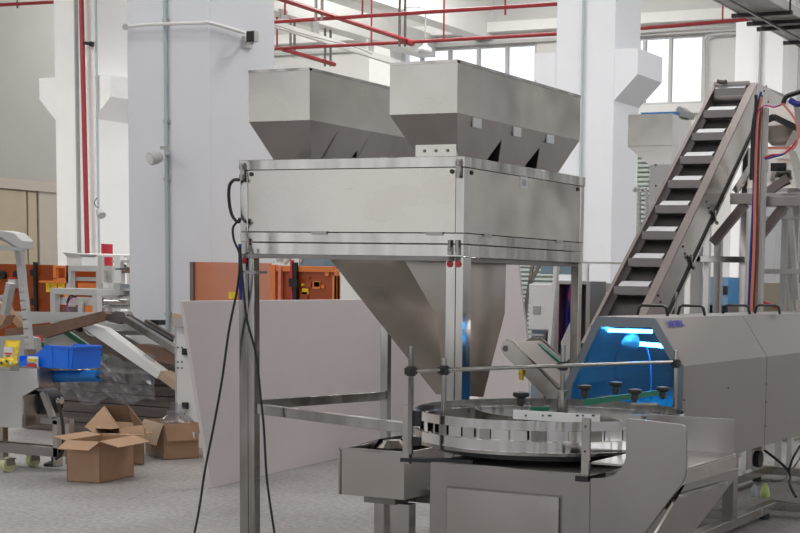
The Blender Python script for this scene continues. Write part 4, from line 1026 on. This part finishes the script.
fb(96,272,104,288,12.85,.05).build('upright','lgrey',t); fb(100,270,103,284,12.82,.03).build('hose_block','bluegrey',t)
fb(110,268,130,271,13.2,.1).build('rear_bar','lgrey',t)
tb=thing('tray_box',at(75,265,y=13.1),'small grey box with open tray lid on the upper tube frame','box')
q0=at(67,265,y=13.0);q1=at(82,265,y=13.0); zz=z
MB().box(q0.x,q1.x,13.0,13.3,zz,zz+.10).build('box','white',tb)
MB().prism([(q0.x-.05,12.98,at(75,252.5,y=13).z),(q0.x+.02,12.98,zz+.10),(q1.x-.02,12.98,zz+.10),(q1.x+.02,12.98,at(75,254,y=13).z)],(0,.25,0)).build('tray_lid','grey',tb)
o=MB().cyl(V(at(107,262,y=14).x,14,z),at(107,244,y=14),.07,20); tag(o.cyl(V(at(107,262,y=14).x,14,0),V(at(107,262,y=14).x,14,z),.06,12).build('red_canister','redb'),'red cylinder standing behind the upper tube frame','cylinder')
o=MB().cyl(at(87,255,y=13.6),at(131,256,y=13.6),.02,8); tag(o.box(at(128,256,y=13.6).x,at(130,256,y=13.6).x,13.58,13.62,0,at(129,256,y=13.6).z).build('white_rod','white'),'level white rod between the red riser and the big column','rod')
# equipment heap between the frames and the big column
t=thing('equipment_rack',at(118,420,y=12.4),'crowded grey rack of small machine parts at the left edge of the big column','rack')
Y=12.4
x0,x1=at(98,290,y=Y).x,at(133,290,y=Y).x
for xx in (x0,x1-.05): MB().box(xx,xx+.05,Y,Y+.05,0,at(110,247,y=Y).z-.1).build('post','lgrey',t)
for k,(a,b,cc) in enumerate(((98,133,288),(99,133,296),(100,132,306),(112,132,270),(112,131,260))):
    fb(a,cc,b,cc+2.5,Y-.02,.3).build('shelf','lgrey',t)
rnd=random.Random(21)
for i in range(26):
    px=rnd.uniform(100,128); row=rnd.choice((288,296,306,270)); w=rnd.uniform(2,7); h=rnd.uniform(2,6)
    if row==270 and px<113: px=114+rnd.random()*10
    q=fb(px,row-h,min(px+w,131),row,Y+rnd.uniform(0,.1),.08)
    q.build('machine_part',rnd.choice(('steel_d','white','steel','black','brown','lgrey','bluegrey','grey')),t)
fb(114,255,120,268,Y-.04,.06).build('white_unit','white',t); fb(114,270,121,284,Y-.04,.06).build('white_unit','white',t); fb(114,283,120,289,Y-.05,.06).build('teal_unit','shutter',t)
fb(122,268,130,273,Y-.05,.05).build('maroon_unit','brown',t)
MB().cyl(at(105,302,y=Y-.05),at(128,303,y=Y-.05),.03,10).build('roller','steel',t)

# ================================================================== PILE OF BOARDS AND PARTS
t=thing('timber_stack',at(110,425,y=10.5),'stack of long grey brown timber layers wrapped in film on the floor','stack')
Y=10.15
x0,x1=at(20,410,y=Y).x,at(170,410,y=Y).x
z=0.0; ztop=at(110,372,y=Y).z
n=6; hh=ztop/n
rnd=random.Random(2)
for i in range(n):
    e=rnd.uniform(-.03,.03)
    B(x0+abs(e),x1-abs(e)*1.5,Y+abs(e)*.6,Y+.78,i*hh+.004,(i+1)*hh-.004).build('board','woodg',t,bevel=.003)
t=thing('film_wrap',at(110,400,y=10.2),'crumpled clear plastic film draped over the front of the timber stack','film')
rnd=random.Random(9); vs=[];fs=[]
nx,nz=22,10
for j in range(nz+1):
    for i in range(nx+1):
        px=60+i*4.3+rnd.uniform(-.8,.8); py=358+j*4.4+rnd.uniform(-1,1)-(4*math.sin(i*.7))
        p=at(px,py,y=10.1-rnd.uniform(0,.05)); 
        vs.append(p)
for j in range(nz):
    for i in range(nx): fs.append((j*(nx+1)+i,j*(nx+1)+i+1,(j+1)*(nx+1)+i+1,(j+1)*(nx+1)+i))
fo=MB().add(vs,fs,False).build('sheet','film',t)
sm=fo.modifiers.new('s','SOLIDIFY'); sm.thickness=.002
def mk(o,n,m,l,c,bev=0,g=None): return tag(o.build(n,m,bevel=bev),l,c,g)
# leaning grey panels on top
YP=10.4
mk(fp([(34,335),(66,332),(112,374),(60,378),(36,362)],YP-.12,.03),'sheet_metal','grey','dull grey panel lying slanted over the left half of the timber stack','panel')
mk(fp([(70,331),(112,329),(176,366),(176,392),(112,374)],YP+.25,.03),'dark_board','woodg','dark brown grey panel slanting behind the white channel bar','panel')
mk(MB().bar(at(65,331,y=YP-.17),at(109,361,y=YP-.17),.03,.05),'green_bar','dgreen','long dark green edge bar slanting over the grey panel','bar')
mk(MB().bar(at(38,339,y=YP-.2),at(50,352,y=YP-.2),.03,.04),'green_bar','dgreen','short dark green bar behind the blue crate','bar')
mk(MB().bar(at(84,361,y=YP-.22),at(97,355,y=YP-.22),.02,.02),'green_strip','dgreen','thin green strip lying right of the blue crate','strip')
t=thing('white_channel',at(130,355,y=10.1),'long white steel channel slanting down right across the pile','channel')
MB().prism([at(78,325,y=10.05),at(83,322.5,y=10.05),at(103,328,y=10.05),at(161,371,y=10.05),at(157,379,y=10.05)],(0,.10,0)).build('channel','white',t,bevel=.004)
MB().prism([at(158,378,y=10.04),at(162,371,y=10.04),at(177,383,y=10.04),at(177,392,y=10.04)],(0,.12,0)).build('channel_end','card_l',t)
MB().prism([at(74,330,y=10.04),at(79,324,y=10.04),at(82,326,y=10.04),at(78,332,y=10.04)],(0,.05,0)).build('end_clip','black',t)
MB().tube(curve([at(84,329,y=10.03),at(88,334,y=10.03),at(94,336,y=10.03)],4),.008,6).build('wire','grey',t)
mk(MB().bar(at(126,319,y=10.15),at(178,351,y=10.15),.06,.065),'steel_tube','mirror','bright steel tube slanting down to the white latch panel','tube',.004)
mk(MB().bar(at(128,316,y=10.3),at(172,341,y=10.3),.04,.035),'dark_rail','black','dark rail lying just above the bright steel tube','rail')
mk(MB().bar(at(146,321,y=10.4),at(174,337,y=10.4),.04,.03),'dark_rail','steel_d','short dark rail behind the bright steel tube at the column','rail')
mk(fb(150,320,158,325,10.45,.1),'black_fitting','black','small black fitting sticking up over the dark rails','fitting')
mk(fp([(84,323),(128,324),(140,333),(103,328)],10.5,.05),'flat_bar','lgrey','pale flat bar lying level behind the white channel','bar')
mk(MB().bar(at(103,333,y=10.35),at(145,333,y=10.35),.05,.04),'dark_tube','steel_d','dark level tube behind the white channel','tube')
mk(fp([(130,331),(176,334),(176,350),(130,345)],10.75,.03),'white_sheet','white','white sheet lying behind the steel tube','sheet')
mk(fp([(131,345),(140,344),(177,350),(177,366),(138,357)],10.15,.12),'brown_bundle','brown','dark brown cardboard bundle under the steel tube','bundle')
mk(fp([(131,346),(176,378),(176,385),(140,365)],10.16,.05),'grey_plank','woodg','grey plank under the dark brown bundle','plank')
# cardboard sheets
mk(fp([(5,329),(50,324),(103,311),(107,314),(104,320),(64,332),(45,338),(5,337)],10.0,.06),'cardboard_sheet','brown','long folded brown cardboard piece lying over the pile behind the tube arch','cardboard')
mk(fp([(11,311.5),(50,312),(97,312.5),(99,314),(52,322),(24,325)],10.15,.04),'grey_board','lgrey','pale grey board lying above the folded brown cardboard','board')
mk(fp([(11,311),(24,324),(20,330),(9,318)],10.1,.03),'cardboard_sheet','card','small cardboard edge at the left end of the pale grey board','cardboard')
mk(fp([(107,313),(116,311),(124,312),(128,320),(118,324),(104,320)],10.3,.1),'scrap_metal','steel_d','tangle of small dark metal scrap right of the cardboard','scrap')
# white latch panel at right end of the pile
t=thing('latch_panel',at(187,425,y=9.9),'upright white metal panel with black latches beside the long white board','panel')
Y=9.85
xa,xb=at(175.5,370,y=Y).x,at(204,370,y=Y).x
MB().box(xa,xb,Y,Y+.05,0,at(185,327,y=Y).z).build('panel','white',t,bevel=.004)
MB().prism([at(172,317,y=Y-.01),at(174,313,y=Y-.01),at(184,315,y=Y-.01),at(183,328,y=Y-.01),at(172,326,y=Y-.01)],(0,.08,0)).build('cardboard_corner','card_l',t)
fb(173,319,183,327,Y-.05,.04).build('grey_clamp','grey',t)
MB().box(xa+.0,xa+.012,Y-.006,Y,0,at(185,327,y=Y).z).build('edge_strip','lgrey',t)
for py in (352,406): 
    fb(181.5,py-3.5,186.5,py+3,Y-.03,.03).build('latch','black',t,bevel=.003)
ho=MB()
for px,py in ((178,347.5),(182,347.5),(178,362),(182,362),(178,368),(182,368),(178,414),(181,417),(185,414)):
    q=at(px,py,y=Y); ho.cyl((q.x,Y-.003,q.z),(q.x,Y+.002,q.z),.009,8)
ho.build('bolt_hole','ink',t)

# ================================================================== CARDBOARD BOXES
def carton(A,Bp,Cp,h,label,flaps=((.16,60),(.16,60),(.16,60),(.16,60)),m='card',tape=True):
    """A near corner, Bp left corner, Cp right corner on the floor; flaps (length, angle from upright outward) for sides AB, AC, far-B, far-C"""
    A=V(A.x,A.y,0);u=V(Bp.x-A.x,Bp.y-A.y,0);v=V(Cp.x-A.x,Cp.y-A.y,0)
    v=v-u.normalized()*v.dot(u.normalized())*.85
    ctr=A+u/2+v/2; t=thing('cardboard_box',ctr,label,'box'); w=.006
    un,vn=u.normalized(),v.normalized(); z=V(0,0,1)
    def slab(p,q,n,hh=h,z0=.002): return MB().prism([p+z*z0,q+z*z0,q+z*hh,p+z*hh],n*w)
    bd=MB()
    for p,q,n in ((A,A+u,vn),(A,A+v,un),(A+v,A+u+v,-vn),(A+u,A+u+v,-un)):
        bd.prism([p+z*.002,q+z*.002,q+z*h,p+z*h],n*w)
    bd.prism([A+z*.002,A+u+z*.002,A+u+v+z*.002,A+v+z*.002],z*w)
    bd.build('body',m,t)
    for (p,q,outn),(fl,an) in zip(((A,A+u,-vn),(A,A+v,-un),(A+v,A+u+v,vn),(A+u,A+u+v,un)),flaps):
        if fl<=0: continue
        a=math.radians(an); d=(z*math.cos(a)+outn*math.sin(a))*fl
        e=(q-p)*.03
        MB().prism([p+z*h,q+z*h,q+z*h+d-e,p+z*h+d+e],d.cross(q-p).normalized()*w).build('flap',m,t)
    return t
def fl(px,py): return at(px,py,z=0)
c=carton(fl(100,483.5),fl(67,481.5),fl(132.5,476),.30,'open brown cardboard box with spread flaps nearest the camera on the floor',flaps=((.13,112),(.15,105),(.13,95),(.12,80)))
carton(fl(126,465),fl(94,463),fl(136,461),.24,'small brown cardboard box directly behind the nearest open one',flaps=((.10,80),(.10,95),(.08,40),(.10,60)))
t=thing('cardboard_box',V(-8.1,8.75,0),'brown cardboard box tipped open with its dark inside showing, rear of the left group','box')
Yc=8.75
def pt(px,py,y=Yc): return at(px,py,y=y)
def sheet3(pts,m,n,th=(0,.008,0)): return MB().prism(pts,th).build(n,m,t)
A1,A2=pt(104,406,9.0),pt(127,404.5,9.0); A3,A4=pt(143,425,8.72),pt(119,428,8.72)
LO=V(0,0,-.26)
sheet3([A1,A2,A2+V(.10,.05,-.24),A1+V(.10,.05,-.24)],'card_sh','back_wall')
sheet3([A2,A3,V(A3.x,A3.y,.01),V(A2.x+.10,A2.y+.02,.01)],'card_sh','side_wall',(.008,0,0))
sheet3([A4,A3,V(A3.x,A3.y,.01),V(A4.x,A4.y,.01)],'card','front_wall')
sheet3([A1+V(.0,0,0),A4,V(A4.x,A4.y,.01),V(A1.x+.05,A1.y,.01)],'card_sh','side_wall',(-.008,0,0))
MB().prism([V(A1.x+.04,A1.y,.003),V(A2.x+.1,A2.y,.003),V(A3.x,A3.y,.003),V(A4.x,A4.y,.003)],(0,0,.008)).build('bottom','card_sh',t)
sheet3([A1,A4,pt(112,429,8.60),pt(84,428,8.75),pt(86,425,8.78)],'card','flap')
sheet3([A4,A3,pt(145,428,8.64),pt(145.5,440,8.62),pt(121,441,8.62)],'card','flap')
t=carton(fl(165,460),fl(146,453.5),fl(197,457.5),.29,'pale sided cardboard box filled with plastic film, beside the white latch panel',flaps=((0,165),(.14,170),(.1,150),(.1,150)),m='card')
A4_=fl(165,460);B4_=fl(146,453.5); dd4=(V(B4_.x,B4_.y,0)-V(A4_.x,A4_.y,0)); nn4=V(dd4.y,-dd4.x,0).normalized(); nn4=nn4 if nn4.y<0 else -nn4
MB().prism([A4_+V(0,0,.003),B4_+V(0,0,.003),B4_+V(0,0,.288),A4_+V(0,0,.288)],nn4*.003).build('pale_side','card_l',t)
MB().prism([A4_+V(0,0,.292)+nn4*.01,B4_+V(0,0,.292)+nn4*.01,B4_+V(-.03,0,.12)+nn4*.07,A4_+V(.0,0,.12)+nn4*.07],nn4*.003).build('flap','card_l',t)
pc=at(168,440,y=9.2)
tag(bagm(.42,.30,.20,V(pc.x,9.30,.17)).build('plastic_film','film'),'crumpled clear film sticking out of the pale sided cardboard box','film')
o=MB().prism([V(-8.28,9.22,.30),V(-8.22,9.24,.46),V(-8.14,9.25,.44),V(-8.0,9.25,.30)],(0,.01,0)); tag(o.build('film_tip','film'),'standing peak of clear film above the pale sided cardboard box','film')
t=thing('paper_label',at(189,447,y=9.0),'white paper label on the pale sided cardboard box','label')
a_=fl(165,460); b_=fl(197,457.5); q=a_.lerp(V(b_.x,b_.y,0),.72)
MB().prism([q+V(-.05,-.012,.17),q+V(.07,-.006,.17),q+V(.07,-.006,.22),q+V(-.05,-.012,.22)],(0,.004,0)).build('sheet','tag',t)

# ================================================================== SILVER BAG MACHINE, LEFT
t=thing('packing_table',at(25,466,y=8.2),'silver packing machine on a wheeled frame at the left edge','machine')
Y=8.0
MB().prism([at(px,py,y=Y) for px,py in ((-30,371),(19,371),(19,368.5),(37,368.5),(37,388),(22,397),(22,428),(-30,426))],(0,.02,0)).build('front_panel','steel_b',t,bevel=.003)
A_=at(37,368.5,y=Y)
MB().box(A_.x-.3,A_.x,Y+.021,Y+.155,at(45,388,y=Y).z,at(45,368,y=Y).z).build('end_box','steel_m',t,bevel=.004)
MB().box(at(0,400,y=Y).x,at(22.5,400,y=Y).x,Y+.02,Y+.175,at(30,427.5,y=Y).z,at(30,396,y=Y).z).build('lower_box','steel_m',t,bevel=.004)
MB().box(at(-30,400,y=Y).x,at(18,400,y=Y).x,Y+.02,Y+.15,at(5,427,y=Y).z,at(5,371.5,y=Y).z).build('body','steel',t)
p=at(50,402,y=Y+.25)
MB().cyl((p.x-.06,Y+.15,p.z),(p.x-.06,Y+.35,p.z),.10,20).build('drum','rubber',t)
MB().bar(at(43,392,y=Y+.05),at(53,418,y=Y+.05),.03,.045).build('strut','steel_m',t)
MB().lathe(at(60,401,y=Y+.2),[(.03,-.02),(.035,0),(.02,.02),(0,.02)],12,axis=(1,-.3,.1)).build('end_cap','mirror',t)
for px in (-14,52.5):
    for yy in (Y+.1,Y+.22):
        x=at(px,440,y=Y+.1).x; MB().box(x,x+.05,yy,yy+.05,.04,at(52,420,y=Y+.1).z if px>0 else .48).build('leg','steel',t,bevel=.003)
xl,xr2=at(-14,440,y=Y+.1).x,at(52.5,440,y=Y+.1).x+.05
zb2=at(30,455,y=Y+.1).z
MB().box(xl,xr2,Y+.1,Y+.15,zb2,zb2+.07).box(xl,xr2,Y+.22,Y+.27,zb2,zb2+.07).box(xr2-.05,xr2,Y+.15,Y+.22,zb2,zb2+.07).build('base_rail','steel_m',t)
MB().box(at(40,425,y=Y+.1).x,xr2+.03,Y+.1,Y+.18,at(50,424,y=Y+.1).z,at(50,418,y=Y+.1).z).build('cross_rail','steel_m',t)
for q in (fl(8,472),fl(33,467)):
    co=MB().cyl((q.x-.02,q.y,.055),(q.x+.02,q.y,.055),.055,18).build('caster','wheel',t)
    MB().box(q.x-.03,q.x-.022,q.y-.03,q.y+.04,.05,zb2).box(q.x+.022,q.x+.03,q.y-.03,q.y+.04,.05,zb2).box(q.x-.035,q.x+.035,q.y-.04,q.y+.05,zb2-.01,zb2).build('fork','steel_m',co)
q=fl(51,466)
MB().lathe((q.x,q.y+.02,0),[(.07,0),(.065,.02),(.03,.035),(.012,.04),(.012,zb2)],18).build('foot','rubber',t)
MB().cyl(at(53,376.5,y=Y+.2),at(99,376,y=Y+.2),.045,24).build('blue_roller','roller',t)
MB().cyl(at(99,376,y=Y+.2),at(102,376,y=Y+.2),.02,12).build('roller_axle','steel_d',t)
o=MB().tube(curve([at(58,404,y=8.05),at(62,420,y=8.05),at(63.5,440,y=8.05),at(62,452,y=8.05),at(56,459,y=8.05)],6),.012,8)
tag(o.build('power_cable','rubber'),'black cable running down beside the right leg of the packing machine','cable')
# tube arch
t=thing('tube_arch',at(25,350,y=8.6),'silver curved tube arch rising over the packing machine at the left edge','arch')
Y=8.45
cv=curve([at(-30,236,y=Y),at(-5,236,y=Y),at(10,240,y=Y),at(17,246,y=Y),at(20,256,y=Y),at(23,285,y=Y),at(30,349,y=Y)],8)
ab=MB()
for p_,q_ in zip(cv[:-1],cv[1:]): ab.bar(p_,q_+(q_-p_)*.1,.05,.045,up=(0,1,0))
ab.build('tube','lgrey',t)
YQ=Y; Y=Y-.10
MB().prism([at(-30,229,y=Y),at(2,230.5,y=Y),at(14,233,y=Y),at(22,241,y=Y),at(22.5,249,y=Y),at(14,246,y=Y),at(2,238,y=Y),at(-30,236,y=Y)],(0,.12,0)).build('cover_plate','lgrey',t,bevel=.006)
MB().prism([at(-30,245,y=Y-.01),at(0,245,y=Y-.01),at(22,248,y=Y-.01),at(22,251,y=Y-.01),at(-30,250,y=Y-.01)],(0,.04,0)).build('lower_plate','grey',t)
q=at(30,349,y=Y); MB().box(q.x-.03,q.x+.03,Y-.03,Y+.03,.3,q.z).build('foot_post','steel_m',t)
mk(MB().bar(at(11,283,y=9.4),at(5,315,y=9.4),.07,.05),'angle_post','grey','short grey angled post left of the tube arch leg','post',.003)
mk(MB().bar(at(-5,299,y=9.4),at(9,296,y=9.4),.04,.04),'grey_bar','grey','grey arm crossing the angled post at the left edge','arm',.003)
mk(fp([(-10,300),(3,305),(7,315),(2,325),(-10,330)],9.6,.1),'cardboard_scrap','card','piece of cardboard at the left edge behind the angled post','cardboard')
o=fp([(-10,337),(20,335),(36,338),(38,372),(-10,372)],8.6,.05); mk(o,'white_mesh_board','grey','speckled grey board behind the yellow snack bags','board')
# blue crate
Y=8.02
t=thing('blue_crate',at(48,371,y=8.1),'bright blue plastic picking crate with sloping front on the packing machine','crate')
zc0=at(45,368.5,y=Y).z; ztp=at(55,346,y=Y).z; zlo=zc0+.03
xa=at(12,362,y=Y).x; xb=at(34,355,y=Y).x; xc=at(67,356,y=Y).x
ya_,yb_=Y+.06,Y+.34; w=.01
side=[(xa,zc0),(xa,zlo+.0),(xb-.06,ztp-.08),(xb+.02,ztp-.03),(xb+.05,ztp),(xc,ztp),(xc-.02,zc0)]
for yy in (ya_,yb_): MB().prism([(x,yy,z) for x,z in side],(0,w,0)).build('side_wall','blue',t,bevel=.002)
MB().box(xc-.02,xc-.008,ya_+w,yb_,zc0,ztp).build('end_wall','blue',t); MB().box(xa,xc-.02,ya_+w,yb_,zc0,zc0+w).build('bottom','blue',t); MB().box(xa,xa+w,ya_+w,yb_,zc0+w,zc0+.08).build('front_lip','blue',t)
MB().box(xb+.05,xc+.006,ya_-.008,ya_,ztp-.018,ztp).box(xc-.008,xc+.012,ya_,yb_,ztp-.018,ztp).box(xc-.05,xc-.044,ya_-.006,ya_,zc0,ztp-.018).box(xb+.12,xb+.126,ya_-.004,ya_,zc0,ztp-.018).build('rim','blue',t)
# snack bags
def snack(px0,py0,px1,py1,Y,label,body,band,lean=0,txt=None,grp=None):
    a=at(px0,py1,y=Y); b=at(px1,py1,y=Y); zt1=at(px0,py0,y=Y).z; w=b.x-a.x; h=zt1-a.z
    t=thing('snack_bag',((a.x+b.x)/2,Y,a.z),label,'bag',grp)
    cx=(a.x+b.x)/2; vs=[];fs=[]; n=7
    for j in range(n+1):
        v=j/n; th=.5*math.sin(PI*v)**.6*w*.30
        for i in range(n+1):
            u=i/n*2-1; vs.append((cx+u*w/2*(1-.04*math.sin(PI*v)),Y-th*(1-u*u)+lean*v,a.z+h*v))
    m=len(vs); vs+= [(x,2*(Y+lean*((z-a.z)/h))-y+.001,z) for x,y,z in vs]
    for j in range(n):
        for i in range(n):
            k=j*(n+1)+i; fs.append((k,k+1,k+n+2,k+n+1)); fs.append((m+k,m+k+n+1,m+k+n+2,m+k+1))
    MB().add(vs,fs,True).build('pouch',body,t)
    MB().box(a.x,b.x,Y-.002+lean,Y+.002+lean,a.z+h,a.z+h*1.04).build('seal',body,t)
    for v0,v1,mm,u0,u1 in band:
        th=.5*math.sin(PI*(v0+v1)/2)**.6*w*.30
        MB().box(cx+u0*w/2,cx+u1*w/2,Y-th-.004+lean*(v0+v1)/2,Y-th*.6+lean*(v0+v1)/2,a.z+h*v0,a.z+h*v1).build('print',mm,t)
    return t
snack(1,341,15.5,367,8.16,'upright yellow snack bag with white and red print left of the blue crate','yellow',((.38,.78,'tag',-.6,.6),(.60,.66,'inkb',-.45,.45),(.50,.56,'redb',-.5,.5),(.42,.46,'ink',-.3,.3)),lean=.05)
snack(27.5,356.5,38.5,368,8.012+.03,'small white snack bag with red and orange print before the blue crate','tag',((.08,.40,'redb',-.8,.8),(.60,.85,'yellow',-.7,.8),(.44,.50,'ink',-.5,.5)))
rnd=random.Random(4)
tbag=[(0,362,'leftmost low yellow snack bag in the heap under the upright bag'),(5,365,'yellow snack bag lying in the heap below the upright bag'),(10,361,'yellow snack bag lying in the heap nearest the blue crate'),(14,366,'small yellow snack bag lying against the blue crate lip')]
for i,(px,py,l) in enumerate(tbag):
    q=at(px,py,y=8.10); q.z=max(q.z,zc0+.02)
    t=thing('snack_bag',q,l,'bag','yellow snack bags heaped on the machine')
    ang=rnd.uniform(-.6,.6); ux=V(math.cos(ang),0,math.sin(ang))
    MB().lathe(q,[(0,-.035),(.018,-.03),(.034,0),(.018,.03),(0,.035)],10,axis=ux).build('pouch','yellow',t)
    MB().bar(q-ux*.01+V(0,-.034,0),q+ux*.012+V(0,-.034,0),.004,.02).build('print',('redb','ink','green','tag')[i],t)
mk(fb(32,336,38,342,8.9,.05),'red_block','redb','small red orange block on the grey panel behind the blue crate','block')

# ================================================================== LIGHT
w=bpy.data.worlds.new('sky'); bpy.context.scene.world=w; w.use_nodes=True; nt=w.node_tree
bg=nt.nodes['Background']; tc=nt.nodes.new('ShaderNodeTexCoord'); sx=nt.nodes.new('ShaderNodeSeparateXYZ'); rp=nt.nodes.new('ShaderNodeValToRGB')
nt.links.new(tc.outputs['Generated'],sx.inputs[0]); nt.links.new(sx.outputs['Z'],rp.inputs['Fac'])
rp.color_ramp.elements[0].position=0; rp.color_ramp.elements[0].color=(.98,.99,1.03,1)
rp.color_ramp.elements[1].position=.8; rp.color_ramp.elements[1].color=(1.30,1.36,1.45,1)
nt.links.new(rp.outputs['Color'],bg.inputs['Color']); bg.inputs['Strength'].default_value=1.15
def area(n,loc,rot,sx_,sy_,e,col=(1,1,1)):
    l=bpy.data.lights.new(n,'AREA'); l.shape='RECTANGLE'; l.size=sx_; l.size_y=sy_; l.energy=e; l.color=col
    o=bpy.data.objects.new(n,l); C.objects.link(o); o.location=loc; o.rotation_euler=rot; return o
# unseen area lamps added under the ceiling to brighten the hall
LE=150
for i,(x,y) in enumerate(((-6,3),(-8,8),(-6,15.5),(-14,5),(-14,15.5),(-14,24.5),(-20,12),(-20,24.5),(-3,24.5),(4,13))):
    area('ceiling_fill',(x,y,8.5),(0,0,0),5,2.2,LE*(3.4 if (x,y)==(-20,12) else 2.2 if y>15 else 1),(1,.985,.96))
sc=bpy.context.scene
sc.view_settings.view_transform='Standard'; sc.view_settings.look='None'; sc.view_settings.exposure=0.16; sc.view_settings.gamma=1; sc.view_settings.use_curve_mapping=False
for o in list(bpy.data.objects):
    if '_b' in o: del o['_b']
